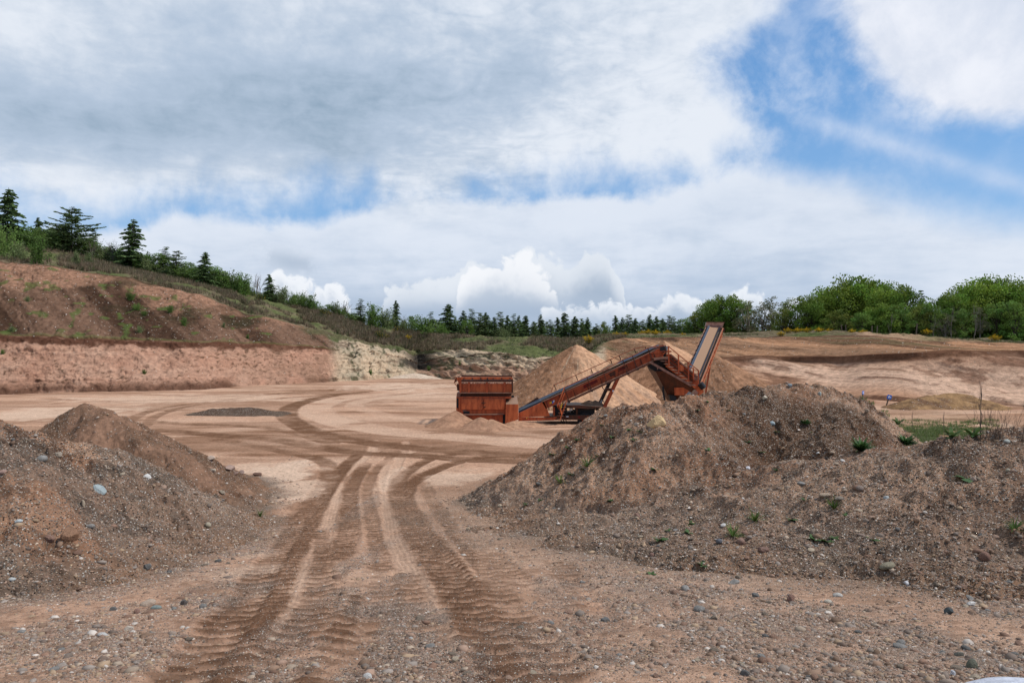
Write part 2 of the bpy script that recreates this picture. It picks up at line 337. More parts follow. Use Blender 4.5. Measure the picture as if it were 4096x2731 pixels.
# wheel tracks: (points, width, kind, strength)
def T6(*p): return [gpt(*R6(*q)) for q in p]
def TD(*p): return [gpt(*D2(*q)) for q in p]
TRACKS = [
 (T6((760, 90), (745, 150), (690, 200), (600, 260), (545, 330), (505, 430), (480, 550), (440, 680), (390, 800), (320, 930), (230, 1060), (130, 1220), (20, 1400), (-120, 1620)), .52, 's', 1.0),
 (T6((1090, 125), (940, 165), (870, 205), (825, 260), (815, 340), (840, 430), (850, 540), (875, 650), (910, 760), (960, 870), (1020, 980), (1085, 1100), (1150, 1230), (1200, 1380)), .46, 's', 1.0),
 (T6((950, 95), (940, 150), (900, 230), (860, 320), (860, 420)), .4, 's', .7),
 (T6((920, 110), (800, 130), (700, 190)), .4, 's', .6),
 (T6((660, 170), (520, 300), (440, 420), (360, 520), (280, 640), (190, 780), (90, 930), (-30, 1100), (-150, 1260), (-420, 1600)), .62, 'l', 1.2),
 (T6((560, 250), (470, 380), (390, 520), (310, 660), (230, 800), (140, 950), (20, 1130), (-120, 1350), (-300, 1620)), .62, 'l', 1.3),
 (T6((1750, 175), (1450, 185), (1250, 215), (1050, 300), (960, 360), (930, 430), (970, 540), (1060, 680), (1160, 820), (1280, 990), (1400, 1160), (1540, 1380), (1680, 1640)), .66, 'l', 1.3),
 (T6((1300, 160), (1100, 190), (930, 290), (880, 370), (905, 470), (960, 580), (1050, 720), (1150, 860), (1260, 1010), (1370, 1150), (1490, 1330), (1600, 1560)), .6, 'l', 1.0),
 (T6((1060, 360), (1110, 460), (1200, 600), (1310, 740), (1420, 870), (1530, 1000), (1650, 1150), (1790, 1340), (1950, 1560)), .45, 'l', .8),
 (T6((700, 230), (620, 350), (600, 470), (605, 600), (580, 700), (520, 830)), .55, 'l', 1.0),
 (T6((900, 150), (760, 260), (700, 370), (720, 500), (745, 640), (790, 800), (800, 880)), .4, 'l', .8),
 (T6((745, 1010), (700, 1130), (650, 1260), (600, 1380), (540, 1560)), .62, 'l', 1.3),
 (T6((1880, 830), (1980, 980), (2100, 1150), (2260, 1400)), .5, 'l', .6),
 (T6((300, 560), (200, 720), (90, 880), (-60, 1080), (-260, 1330), (-480, 1600)), .5, 'l', .7),
 (T6((480, 900), (400, 1080), (300, 1250), (190, 1420), (90, 1580)), .5, 'l', .75),
 (T6((930, 900), (960, 1050), (1010, 1200), (1060, 1350), (1120, 1560)), .5, 'l', .6),
 (T6((800, 950), (790, 1100), (780, 1250), (760, 1400), (740, 1560)), .4, 'l', .5),
 (T6((1240, 560), (1400, 720), (1560, 860), (1750, 1010), (1960, 1180), (2250, 1400)), .5, 'l', .55),
 (T6((420, 640), (450, 760), (430, 900), (380, 1000)), .35, 'l', .7),
 (TD((2700, 960), (2352, 985), (2200, 960), (2090, 965)), 1.2, 'l', .7),
 (TD((2700, 1000), (2352, 1010), (2250, 1000), (2120, 975)), 1.0, 'l', .7),
 (TD((2600, 940), (2352, 945), (2200, 950), (2060, 955)), .9, 's', .7),
 # the sweeping haul road on the floor
 (TD((1500, 1030), (1250, 1022), (1050, 1000), (900, 992), (800, 975), (730, 952), (720, 932), (790, 910), (950, 898), (1100, 893)), 2.6, 's', 1.0),
 (TD((1300, 1000), (1100, 985), (960, 965), (860, 948), (800, 930), (860, 912), (1000, 902)), 1.6, 's', .7),
 (TD((1450, 1052), (1200, 1046), (1000, 1030), (850, 1015), (740, 1000), (680, 975), (650, 950), (680, 925), (780, 902), (950, 890)), 1.5, 'l', 1.1),
 (TD((1300, 1062), (1100, 1056), (980, 1045), (860, 1040), (760, 1030), (640, 1010), (500, 1000), (350, 985)), 1.2, 'l', 1.0),
 (TD((760, 1015), (640, 985), (500, 975), (330, 965), (180, 955)), 1.0, 'l', .8),
 (TD((300, 962), (330, 945), (400, 930), (520, 920), (650, 915), (800, 900)), .9, 'l', .8),
 (TD((330, 975), (360, 950), (440, 930), (600, 905), (760, 893)), .8, 'l', .7),
 (TD((120, 925), (400, 915), (700, 900), (1000, 880)), 1.2, 'l', .6),
 (TD((420, 895), (600, 888), (800, 885), (1000, 882)), 1.0, 's', .6),
 (TD((500, 1010), (620, 1030), (740, 1050), (760, 1080), (740, 1130), (660, 1200)), .8, 'l', .9),
]
def chaikin(p, n=3):
    p = np.array(p, float)
    for _ in range(n):
        q = np.empty((2 * len(p), 2)); q[0] = p[0]; q[-1] = p[-1]
        q[1:-1:2] = p[:-1] * .75 + p[1:] * .25; q[2:-1:2] = p[:-1] * .25 + p[1:] * .75; p = q
    return p
TR = [(chaikin(p, 2), w_, k, s) for p, w_, k, s in TRACKS]
def tracks(X, Y):
    """height change, darkness, paleness of the wheel marks"""
    dz_, dk, pl = np.zeros_like(X), np.zeros_like(X), np.zeros_like(X)
    for ti, (P, wd, kind, st) in enumerate(TR):
        mg = wd * .5 + .35; lo, hi = P.min(0) - mg, P.max(0) + mg
        sel = np.nonzero((X > lo[0]) & (X < hi[0]) & (Y > lo[1]) & (Y < hi[1]))[0]
        if not len(sel): continue
        x, y = X[sel], Y[sel]; best = np.full(len(sel), 1e9); sd = np.zeros(len(sel)); arc = np.zeros(len(sel)); s0 = 0
        for a, b in zip(P[:-1], P[1:]):
            d = b - a; l = np.hypot(*d)
            if l < 1e-6: continue
            t = np.clip(((x - a[0]) * d[0] + (y - a[1]) * d[1]) / l ** 2, 0, 1)
            ex, ey = x - a[0] - t * d[0], y - a[1] - t * d[1]; dd = ex * ex + ey * ey; m = dd < best
            best[m] = dd[m]; sd[m] = (np.sign(ex * d[1] - ey * d[0]) * np.sqrt(dd))[m]; arc[m] = s0 + t[m] * l; s0 += l
        nn = fbm(x * 1.1, y * 1.1, 3, 50 + ti); sd = sd + nn * .06; ad = np.abs(sd); h = wd / 2
        soft = .05 + .06 * wd
        m = ss(ad, h + soft, h - soft)
        vis = ss(fbm(x * .6, y * .35, 4, 90 + ti) + .4 * st, -.45, .40) if kind == 'l' else ss(fbm(x * .5, y * .5, 3, 90 + ti) + .4, -.2, .2)
        if kind == 's':
            pl[sel] = np.maximum(pl[sel], m * vis * min(st, 1)); dk[sel] *= 1 - .85 * m * vis * st
            dz_[sel] = dz_[sel] * (1 - m * .8) - .03 * m + .006 * np.sin(sd * 70) * m * (y < 30)
            dz_[sel] += .018 * np.exp(-((ad - h - .05) / .06) ** 2) * vis
        else:
            nr = ss(y, 30, 14)
            per = .33
            ph = (arc + .5 * ad + .05 * fbm(x * 4, y * 4, 2, 3)) / per
            saw = np.abs((ph % 1) * 2 - 1)
            lug = ss(saw + .28 * fbm(x * 8, y * 8, 3, 8) + .15 * fbm(x * 2.5, y * 2.5, 2, 9), .42, .62)
            far = ss(y, 20, 34)
            n5_ = fbm(x * 2.2, y * 7, 3, 33)
            dz_[sel] = dz_[sel] * (1 - m) + m * (-.032 + .048 * lug * vis * nr * min(st, 1.2) + .02 * n5_)
            dz_[sel] += .018 * np.exp(-((ad - h - .05) / .07) ** 2) * vis * (.6 + .6 * nn)
            dark = m * vis * st * (.04 + 1.15 * (lug * nr + (1 - nr) * .65) + .45 * n5_ + .30 * fbm(x * .9, y * .9, 3, 37))  # lug bars darkened both as wet sand and for their own shadow
            dk[sel] = np.where(y < 30, dk[sel] * (1 - m * vis * .9) + dark, np.maximum(dk[sel], dark)); pl[sel] *= 1 - .7 * m
    return dz_, dk, pl
# blobs laid out where the photograph shows them: (px, py, half width px, half height px, strength)
def gb(px, py, rx, ry, s=1.0):
    x, y = gpt(px, py); x2, _ = gpt(px + rx, py); _, y1 = gpt(px, py - ry); _, y2 = gpt(px, py + ry)
    return (x, y, max(abs(x2 - x), .05), max(abs(y1 - y2) / 2, .05), s)
GRAV = [gb(*q) for q in [(398, 640, 38, 60, 1.0), (385, 590, 22, 28, .85), (300, 620, 26, 40, .55), (290, 660, 34, 26, .7), (370, 555, 14, 22, .6),
    (360, 510, 12, 18, .5), (450, 665, 60, 26, .75), (560, 640, 80, 50, .75), (600, 560, 70, 18, .55), (700, 600, 130, 40, .8), (820, 640, 160, 50, 1.0), (950, 660, 120, 50, 1.0),
    (60, 580, 110, 30, .9), (150, 560, 90, 26, .9), (60, 640, 120, 50, .75), (200, 530, 40, 14, .7), (245, 545, 30, 12, .6), (220, 590, 40, 26, .8), (262, 528, 18, 12, .8),
    (140, 660, 30, 12, .8), (190, 610, 40, 12, .6), (640, 660, 60, 30, .5), (560, 590, 26, 18, .7), (1000, 600, 80, 60, 1.0), (530, 530, 24, 12, .5)]]
PALE = [gb(*q) for q in [(275, 475, 42, 16, 1.0), (295, 490, 30, 16, .8), (245, 470, 30, 10, .7), (455, 478, 34, 9, .8), (390, 480, 12, 14, .5), (60, 412, 70, 8, .8), (190, 398, 120, 5, .6),
    (400, 386, 60, 4, .8), (430, 396, 60, 5, .5), (290, 440, 60, 6, .35), (235, 505, 30, 12, .4), (990, 424, 20, 3, .6), (370, 400, 30, 5, .4), (490, 520, 26, 30, .3), (700, 565, 60, 14, .4), (255, 570, 28, 8, .5), (265, 552, 20, 7, .5)]]
def blobs(L_, X, Y, ns=.5, seed=5):
    r = np.zeros_like(X); n = fbm(X * 1.3, Y * 1.3, 4, seed)
    for x, y, a, b, s in L_:
        d = ((X - x) / a) ** 2 + ((Y - y) / b) ** 2
        r = np.maximum(r, s * ss(1.35 - d + n * ns * 2.4, 0, 1.1))
    return r
def gravel_mask(X, Y):
    g = blobs(GRAV, X, Y, .6, 5)
    return np.clip(g * (.65 + .8 * fbm(X * 2.3, Y * 2.3, 3, 12)) + .10 * ss(Y, 30, 8), 0, 1)
def ground_z(X, Y, full=True):
    z = prof(Y) + .05 * fbm(X * .35, Y * .35, 3, 1) * ss(Y, 0, 8) + .012 * fbm(X * 1.6, Y * 1.6, 3, 2)
    z = z + .006 * fbm(X * 7, Y * 7, 3, 4) * ss(Y, 30, 12) + .10 * fbm(X * .12, Y * .12, 2, 9) * ss(Y, 25, 45)
    t = tracks(X, Y)
    z = z + t[0]
    return (z,) + t[1:]
SAND = np.array([.46, .275, .180]); SAND_D = np.array([.145, .074, .042]); SAND_P = np.array([.58, .41, .295]); GREY = np.array([.20, .175, .155])

# ------------------------------------------------------------------ heaps: ridge lines with the slope of loose material
def rp(*l): return [W(*q) for q in l]
HEAPS = {
 'mid': dict(r=[rp((600, 411, 20.8), (625, 409, 20.2), (645, 411, 19.3), (657, 424, 18.3), (720, 457, 16.9), (792, 492, 15.6)), rp((645, 411, 19.3), (660, 403, 22), (700, 397, 23.6), (745, 388, 24.6), (775, 383, 25), (800, 383, 25.4), (828, 388, 26), (850, 397, 26.2)),
               rp((828, 388, 26), (835, 410, 23.5), (825, 440, 20.5))], s=.76, px=(440, 985), Y=(13.0, 31), round=.35),
 'right': dict(r=[rp((812, 499, 14.8), (870, 473, 14.6), (920, 455, 14.2), (950, 447, 14.0), (1024, 437, 13.6), (1120, 426, 13.2), (1400, 415, 13))], s=.27, px=(440, 1380), Y=(4.4, 20), round=.3),
 'left': dict(r=[rp((-330, 400, 12), (-100, 412, 12.4), (0, 423, 12.8), (12, 430, 13), (29, 443, 13.5), (55, 443, 14), (78, 446, 14.6), (110, 453, 15.2), (126, 464, 15.6), (157, 486, 15.9)), rp((0, 423, 12.8), (30, 500, 10.6), (20, 545, 9.3))], s=.68, px=(-360, 350), Y=(6.0, 21), round=.3),
 'cone': dict(r=[rp((86, 402, 22), (92, 404, 21.9), (108, 416, 21), (152, 449, 19.9), (185, 474, 19.4))], s=.62, px=(-40, 340), Y=(15.5, 27), round=.15),
 'low': dict(r=[rp((214, 407.5, 49.6), (235, 406.5, 49.8), (262, 408, 49.6))], s=.28, px=(175, 300), Y=(45.5, 54), round=.25),
 'brown': dict(r=[rp((908, 399, 54), (925, 395, 55), (947, 392, 56), (968, 394, 55.5), (985, 399, 54.5))], s=.45, px=(860, 1040), Y=(50, 61), round=.4),
 'signbank': dict(r=[rp((848, 396.5, 61), (858, 397.5, 60))], s=.3, px=(830, 885), Y=(57, 65), round=.3),
 'slump': dict(r=[rp((185, 465, 21.5), (200, 474, 20.8), (212, 483, 20.3)), rp((170, 484, 19), (192, 500, 18.2))], s=.6, px=(130, 345), Y=(15.5, 24), round=.2),
 'pale': dict(r=[rp((402, 376, 99), (414, 372.5, 101), (428, 375, 99))], s=.15, px=(340, 480), Y=(90, 112), round=.3),
 'spill_a': dict(r=[rp((455, 409.5, 43.4), (450, 412, 43))], s=.55, px=(425, 475), Y=(40.8, 46), round=.1),
 'spill_b': dict(r=[rp((480.5, 416, 42.2), (481.5, 416.2, 42.1))], s=.5, px=(455, 510), Y=(39.6, 44), round=.12),
 'spill_c': dict(r=[rp((491.5, 417.8, 42.0), (492, 418, 41.9))], s=.5, px=(470, 520), Y=(39.6, 44), round=.12),
 'spill_d': dict(r=[rp((514, 419.5, 43.2), (520, 420, 43.2), (545, 423, 43.4), (585, 424, 43.6))], s=.42, px=(495, 625), Y=(40.2, 47), round=.12),
 'pile_a': dict(r=[rp((577, 344, 60), (577.5, 345, 59.8), (566, 352, 61))], s=.63, px=(478, 690), Y=(50, 72), round=.12),
 'pile_b': dict(r=[rp((664, 340, 66), (664.5, 340.5, 65.7), (690, 354, 68))], s=.62, px=(560, 800), Y=(55, 78), round=.12),
 'pile_c': dict(r=[rp((709, 351, 60), (710, 351.5, 59.8)), rp((700, 356, 61), (690, 362, 61))], s=.62, px=(630, 775), Y=(51, 70), round=.12),
}
def heap_h(key, X, Y):
    H = HEAPS[key]; out = np.full(X.shape, -99.0)
    for R in H['r']:
        for a, b in zip(R[:-1], R[1:]):
            d = b - a; l2 = d[0] ** 2 + d[1] ** 2 + 1e-9
            t = np.clip(((X - a[0]) * d[0] + (Y - a[1]) * d[1]) / l2, 0, 1)
            dist = np.hypot(X - a[0] - t * d[0], Y - a[1] - t * d[1])
            h = a[2] + t * d[2] - H['s'] * (np.sqrt(dist ** 2 + H['round'] ** 2) - H['round'])
            out = np.maximum(out, h)
    return out
BIG = ('mid', 'right', 'left', 'cone', 'slump')
def heap_z(key, X, Y, base):
    h = heap_h(key, X, Y); sd = abs(hash_s(key)) % 97
    if key in BIG:
        h = h + .26 * fbm(X * .8, Y * .8, 4, sd) + .15 * ridged(X * 1.7, Y * 1.7, 4, sd + 3) - .06 + .035 * fbm(X * 8, Y * 8, 3, sd + 5)
        h = h + .10 * ss(fbm(X * 4, Y * 4, 4, sd + 6), .05, .3) * ss(fbm(X * .7, Y * .7, 3, sd + 8), -.1, .2)
        k = {'right': .3, 'mid': .25}.get(key, .12)
    elif key in ('low', 'brown', 'signbank'):
        h = h + .16 * fbm(X * .9, Y * .9, 4, sd) + .05 * fbm(X * 4, Y * 4, 3, sd + 1); k = .15
    elif key.startswith('pile'):
        p = HEAPS[key]['r'][0][0]; an = np.arctan2(X - p[0], -(Y - p[1])); rr = np.hypot(X - p[0], Y - p[1])
        h = h + (.16 * fbm(an * 5, rr * .15, 3, sd) + .05 * ridged(an * 24, rr * .3, 3, sd + 1)) * ss(rr, .2, 3) + .06 * fbm(X * .9, Y * .9, 4, sd); k = .25
        lump = ss(fbm(X * .25, Y * .25, 2, sd + 7), -.2, .2); h = h + .16 * ridged(X * 1.2, Y * 1.2, 4, sd + 9) * lump
    else:
        h = h + .03 * fbm(X * 2, Y * 2, 3, sd); k = .08
    d = h - base                                        # rounded foot
    return h, base + np.where(d > 3 * k, d, k * np.log1p(np.exp(np.clip(d / k, -30, 30))))
def hash_s(s): return sum(ord(c_) * (i + 3) for i, c_ in enumerate(s))

# ------------------------------------------------------------------ quarry floor and ramp
pxs = np.arange(-330, 1356, 1.05)
t_rows = np.concatenate([np.arange(760, 640, -.85), np.arange(640, 440, -.6), np.arange(440, 373, -.35)])
Yr = np.array([gpt(512, q)[1] for q in t_rows]); Yr = np.concatenate([Yr, np.linspace(Yr[-1] + 1.5, 150, 14)])
PX, YY = np.meshgrid(pxs, Yr); XX = (PX - CX) / F * YY
X, Y = XX.ravel(), YY.ravel()
gz, dk, pl = ground_z(X, Y)
gz = gz + .010 * ss(fbm(X * 5, Y * 5, 4, 141) + .3 * fbm(X * .7, Y * .7, 3, 142), .12, .4) * ss(Y, 26, 12)
gm = gravel_mask(X, Y); pm = blobs(PALE, X, Y, .5, 6)
dk = np.clip(dk, 0, 1) * (1 - .8 * pm)
col = lerp(SAND, SAND_P, np.clip(.2 + .9 * fbm(X * .25, Y * .5, 4, 21), 0, 1) * .5)
px_g = PX.ravel(); py_g = py_of(prof(Y), Y)
cor = ss(px_g, 330 - (py_g - 480) * .95 - 30, 330 - (py_g - 480) * .95 + 30) * ss(px_g, 470 + (py_g - 480) * .62 + 40, 470 + (py_g - 480) * .62 - 30) * ss(Y, 34, 24)
clod = fbm(X * 5, Y * 5, 4, 141)
col = lerp(col, [.34, .20, .125], cor * (.22 + .5 * fbm(X * .8, Y * .8, 4, 140)) * (1 - pm))
col = lerp(col, SAND_D * 1.15, ss(clod + .3 * fbm(X * .7, Y * .7, 3, 142), .18, .42) * .4 * ss(Y, 40, 18) * (1 - pm * .8))
col = lerp(col, SAND_P, np.clip(pm * .9 + pl * .25, 0, 1))
stre = fbm(X * .10, Y * .55, 4, 23)                     # damp streaks along the direction of traffic
col = lerp(col, SAND_D * 1.35, ss(stre + .30 * ss(Y, 20, 26) * ss(Y, 44, 36) * ss(PX.ravel(), 120, 260), .0, .35) * ss(Y, 18, 30) * (1 - pm) * (1 - pl * .9) * (.55 + .9 * fbm(X * .35, Y * 1.6, 4, 24)))
col = lerp(col, [.27, .155, .098], ss(fbm(X * .14, Y * .5, 5, 231) + .18 * ss(px_g, 140, 300), -.05, .3) * ss(Y, 20, 28) * (1 - pm) * (1 - pl * .8) * .6)
col = lerp(col, SAND_D, np.clip(dk * 1.0, 0, 1))
col = lerp(col, GREY * 1.15, np.clip(gm * .45, 0, 1) * (1 - dk * .5))
damp = blobs([gb(*q) for q in [(262, 512, 22, 7, .9), (300, 505, 12, 8, .6), (200, 588, 60, 8, .4), (555, 470, 30, 5, .5)]], X, Y, .6, 8)
col = lerp(col, SAND_D * 1.3, damp * .8)
gp = np.exp(-(((px_g - 930) / 55) ** 2 + ((py_g - 446) / 20) ** 2)); col = lerp(col, [.10, .105, .045], np.clip(gp * (1.2 + 1.5 * fbm(X * 1.2, Y * 1.2, 3, 7)), 0, .85)); gm = np.clip(gm + gp * .5, 0, 1)
dist_g = ss(fbm(X * .5, Y * 1.2, 3, 71), .25, .5) * ss(Y, 24, 40) * .5
v = np.stack([X, Y, gz], 1)
prox = np.zeros_like(X); inner = np.zeros_like(X)
for k_ in BIG:
    lf = heap_h(k_, X, Y) - prof(Y) + .35 * fbm(X * 1.1, Y * 1.1, 4, 400 + hash_s(k_) % 50); prox = np.maximum(prox, ss(lf, -1.5 if k_ == 'right' else -.7, .05)); inner = np.maximum(inner, ss(lf, -.45, .1))
EARTH = lerp(np.array([.27, .155, .095]), np.array([.18, .125, .09]), np.clip(.5 + 1.5 * fbm(X * .8, Y * .8, 3, 411), 0, 1))
col = lerp(col, EARTH, np.clip(prox * .55 + inner * .45, 0, 1)); gm = np.clip(np.maximum(gm, prox * .75), 0, 1)
me = mesh_np('quarry_floor', v, grid_faces(len(Yr), len(pxs)), col * (1 + .10 * fbm(X * 3, Y * 3, 3, 77))[:, None], np.clip(gm * 1.0 + .05 + dk * .08, 0, 1) * ss(Y, 45, 20))
floor = tag(obj('quarry_floor', me, M_ground), 'pale pink sand floor of the quarry with wheel tracks', kind='structure')
v = np.array([[-160, -160, -2.3], [160, -160, -2.3], [160, 3.6, -2.5], [-160, 3.6, -2.5]], float)
apron = tag(obj('ground', mesh_np('ground', v, [[0, 1, 2, 3]], np.tile(SAND, (4, 1)), np.zeros(4)), M_ground), kind='structure')

# ------------------------------------------------------------------ quarry sides and the land beyond, as profiles round the pit
bp_ = [-350, 0, 60, 130, 200, 260, 325, 366, 400, 418, 436, 478, 500, 534, 580, 602, 620, 640, 690, 760, 841, 873, 904, 944, 1024, 1374]
toe_y = [397, 394, 393, 391, 389, 384.5, 381.5, 379.5, 377, 376, 378, 380, 381, 382, 383, 384, 384.5, 385, 387, 390, 395, 399, 402, 404, 407, 425]
ben_y = [333, 337, 338.5, 341.5, 343.3, 345, 348.6, 352, 358, 366, 360, 357, 357, 360, 364, 364, 364, 363, 361, 357, 358, 356, 355, 353, 352, 350]
cre_y = [235, 262.5, 266, 278, 296, 317, 331.5, 342, 347, 352, 350, 350.6, 355, 359, 361, 342, 337.5, 336.6, 336.4, 336, 334.5, 334.5, 338, 342, 345, 348]
rid_y = [220, 240, 250.5, 270, 284, 298, 313, 324, 330, 333, 336, 336, 336.5, 337, 339, 336, 335, 334.5, 334, 332, 331.5, 333.5, 334, 337, 341.5, 344]
b1 = [6, 6, 6, 6, 6, 6, 7, 7, 6, 9, 6, 6, 6, 6, 7, 8, 9, 9, 9, 9, 9, 9, 9, 9, 9, 9]
b2 = [20, 20, 19, 17, 14, 12, 9, 6, 5, 8, 4, 4, 3, 3, 4, 10, 12, 12, 12, 12, 11, 11, 11, 11, 12, 12]
b3 = [28, 26, 26, 24, 22, 20, 18, 16, 15, 12, 16, 18, 18, 20, 22, 16, 12, 12, 10, 8, 8, 7, 10, 12, 12, 12]
def ip(p, a): return np.interp(p, bp_, a)
def sm(p, a, w_=9): return (ip(p - w_, a) + 2 * ip(p, a) + ip(p + w_, a)) / 4
cpx = np.arange(-345, 1370, 1.0)
def rows_def(p):
    ty = sm(p, toe_y); dT = 5.3 * F / (ty - CY); dB = dT + sm(p, b1); dC = dB + 2.0 + sm(p, b2); dR = dC + sm(p, b3)
    z = lambda y, d: (CY - y) / F * d
    return dT, dB, dC, dR, z(sm(p, ben_y, 4), dB), z(sm(p, cre_y, 4), dC), z(sm(p, rid_y), dR)
dT, dB, dC, dR, zB, zC, zR = rows_def(cpx)
segs = []      # (Y, Z, code, t)
for t in np.linspace(-.12, 1, 75):
    q = np.clip(t, 0, 1); segs.append((dT + (dB - dT) * (t if t < 0 else q ** .85), -5.45 + (zB + 5.45) * q ** 1.05 - (.5 if t < 0 else 0), 0, max(t, 0)))
for t in (.25, .5, .75, 1.0): segs.append((dB + 1.6 * t, zB + .10 * t, 1, t))
Lip = (segs[-1][0], segs[-1][1])
for t in np.linspace(.012, 1, 105): segs.append((Lip[0] + (dC - Lip[0]) * t ** .92, Lip[1] + (zC - Lip[1]) * t, 2, t))
for t in np.linspace(.02, 1, 60): segs.append((dC + (dR - dC) * t, zC + (zR - zC) * (t * .7 + .3 * t * t * (3 - 2 * t)) , 3, t))
for k_, e_ in ((6, .1), (14, .1), (25, .0), (45, -.4), (80, -1.0), (160, -2), (400, -4), (900, -8), (2200, -15)):
    segs.append((dR + k_, zR + e_ - zR * .6 * min(1, k_ / 900), 4, 1))
SY = np.array([s[0] for s in segs]); SZ = np.array([s[1] for s in segs]); SK = np.array([s[2] for s in segs])[:, None] * np.ones_like(SY); ST = np.array([s[3] for s in segs])[:, None] * np.ones_like(SY)
SP = np.ones_like(SY) * cpx; SX = (SP - CX) / F * SY
# relief pushed out of the slope
A = SX + 0 * SY; Hh = SZ
face = (SK == 0) | (SK == 2)
ends = np.where(SK == 0, ss(ST, 0, .1), np.where(SK == 2, ss(ST, 1.02, .88), 0))
ctr = ss(SP, 325, 350) * ss(SP, 610, 570); lft = ss(SP, 345, 320); rgt = ss(SP, 600, 640)
amp = .75 * ctr + .34 * lft + .20 * rgt
lat = SX * .9 + SY * .35                                  # runs along the face
rel = amp * (1.2 * (1 - .75 * rgt) * ridged(lat * .35, Hh * .5, 5, 31) + .8 * fbm(lat * 1.2, Hh * 1.6, 4, 32) + .45 * fbm(lat * 3.2, Hh * 4.2, 3, 35)) * ends * face
strata = (.03 * rgt + .10 * ctr + .08 * lft) * np.sign(vn(lat * .03, Hh * 2.6 + .7 * fbm(lat * .08, Hh * .2, 3, 5), 44)) * ss(np.abs(vn(lat * .06, Hh * .9, 46)), .1, .5) * ends * face
gul = lft * .30 * ridged((lat + Hh * 1.1) * .22, Hh * .07, 3, 47) * (SK == 2) * ends
big = rgt * (1.2 * fbm(lat * .07, Hh * .06, 3, 201) + .7 * ridged(lat * .16 + Hh * .12, Hh * .05, 3, 202)) * ends * face
push = rel + strata + gul + big
grass = (SK >= 3)
SY2 = SY - push * .8; SZ2 = SZ + push * .45
bump_g = (.45 * fbm(SX * .35, SY * .35, 4, 61) + .25 * fbm(SX * 1.3, SY * 1.3, 3, 62)) * (SK == 3) * ss(ST, 0, .15)
lipn = .55 * fbm(lat * .35, lat * .05, 4, 64)
SZ2 = SZ2 + bump_g + lipn * (np.where(SK == 2, ss(ST, .55, 1), 0) + np.where(SK == 3, 1 - .7 * ST, 0)) + .42 * fbm(lat * .22, 0 * lat, 4, 66) * np.where(SK == 0, ss(ST, .6, 1), np.where(SK == 1, 1, np.where(SK == 2, ss(ST, .4, 0), 0)))
toe_sh = (1.6 * fbm(lat * .12, lat * 0, 4, 207) + .5 * ridged(lat * .5, lat * 0, 3, 208)) * np.where(SK == 0, ss(ST, .45, .0), 0) * (lft + rgt * .6); SY2 = SY2 - toe_sh; SZ2 = SZ2 + .25 * ridged(lat * .45, ST * 3, 4, 209) * np.where(SK == 0, ss(ST, .35, .08) * ss(ST, .0, .04), 0) * (lft + rgt)
SX2 = (SP - CX) / F * SY + 0
# colours
n_a = fbm(lat * .5, Hh * .8, 5, 81); n_b = fbm(lat * 2.2, Hh * 3.2, 4, 82); n_c = fbm(lat * .12, Hh * .2, 3, 83)
low_l = lerp(np.array([.40, .215, .14]), np.array([.47, .28, .19]), np.clip(.5 + n_a, 0, 1))
n_d = fbm(lat * 3.6, Hh * 6.5, 3, 182); spk = ss(n_d + .35 * n_b + .25 * n_c, .31, .46)
low_l = lerp(low_l, [.10, .055, .032], spk * .75)
deb = ss(ST, .26, .04) * ss(fbm(lat * .22, Hh * .4, 4, 85), -.15, .2); low_l = lerp(low_l, [.10, .048, .03], deb * .85)
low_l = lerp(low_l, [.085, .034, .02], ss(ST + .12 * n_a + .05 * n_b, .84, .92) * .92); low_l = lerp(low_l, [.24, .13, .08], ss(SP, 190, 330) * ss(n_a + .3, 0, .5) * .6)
strk = .6 * fbm((lat + Hh * 1.1) * .30, Hh * .10, 4, 86) + .6 * fbm((lat + Hh * 1.1) * 1.1, Hh * .14, 4, 186)
up_l = lerp(np.array([.065, .036, .023]), np.array([.19, .108, .070]), np.clip(.42 + 2.0 * strk, 0, 1))
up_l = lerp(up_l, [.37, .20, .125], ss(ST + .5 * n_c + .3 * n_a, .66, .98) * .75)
up_l = lerp(up_l, [.045, .036, .02], ss(fbm(lat * .25, Hh * .5, 4, 88), .12, .4) * ss(ST, .2, .5) * ss(SP, 60, 150) * .85)
up_l = lerp(up_l, [.08, .12, .03], ss(fbm(lat * .7, Hh * 1.2, 3, 89), .33, .5) * .7)
up_l = lerp(up_l, [.11, .06, .037], spk * .6)
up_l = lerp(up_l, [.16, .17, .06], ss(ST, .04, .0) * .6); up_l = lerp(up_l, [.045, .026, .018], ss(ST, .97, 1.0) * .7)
crm = lerp(np.array([.52, .38, .25]), np.array([.42, .33, .225]), np.clip(.5 + n_a * 1.5, 0, 1))
crm = lerp(crm, [.36, .20, .13], ss(n_c + .2 * n_a, .1, .3) * .8)
crm = lerp(crm, [.085, .085, .045], ss(n_b * .8 + .5 * n_a, .16, .38) * .85)
crm = lerp(crm, [.10, .055, .035], ss(fbm(lat * .3, Hh * 3, 3, 92), .25, .45) * .6)
gully = np.exp(-(((SP - (417 + (SY - 100) * .2)) / (10 + 10 * ST)) ** 2)) * np.where(SK == 2, 1, np.where(SK == 0, ss(ST, .35, .8), 1)) * (SK <= 2)
crm = lerp(crm, [.05, .04, .032], np.clip(gully * 1.2 + n_a * .3 * gully, 0, 1))
r_lo = lerp(np.array([.46, .26, .16]), np.array([.60, .39, .27]), np.clip(.5 + n_c * 2.6, 0, 1))
r_lo = lerp(r_lo, [.20, .10, .06], ss(n_b + .3 * n_a, .26, .42) * .6)
r_lo = lerp(r_lo, [.16, .075, .045], ss(fbm((lat - Hh * 1.4) * .5, Hh * .7 + lat * .05, 5, 93), .20, .36) * .7); r_lo = lerp(r_lo, [.27, .16, .10], ss(fbm(lat * .35, Hh * .8, 4, 193), .1, .4) * .6)
r_up = lerp(np.array([.46, .245, .135]), np.array([.30, .17, .10]), np.clip(.5 + n_a * 1.6, 0, 1))
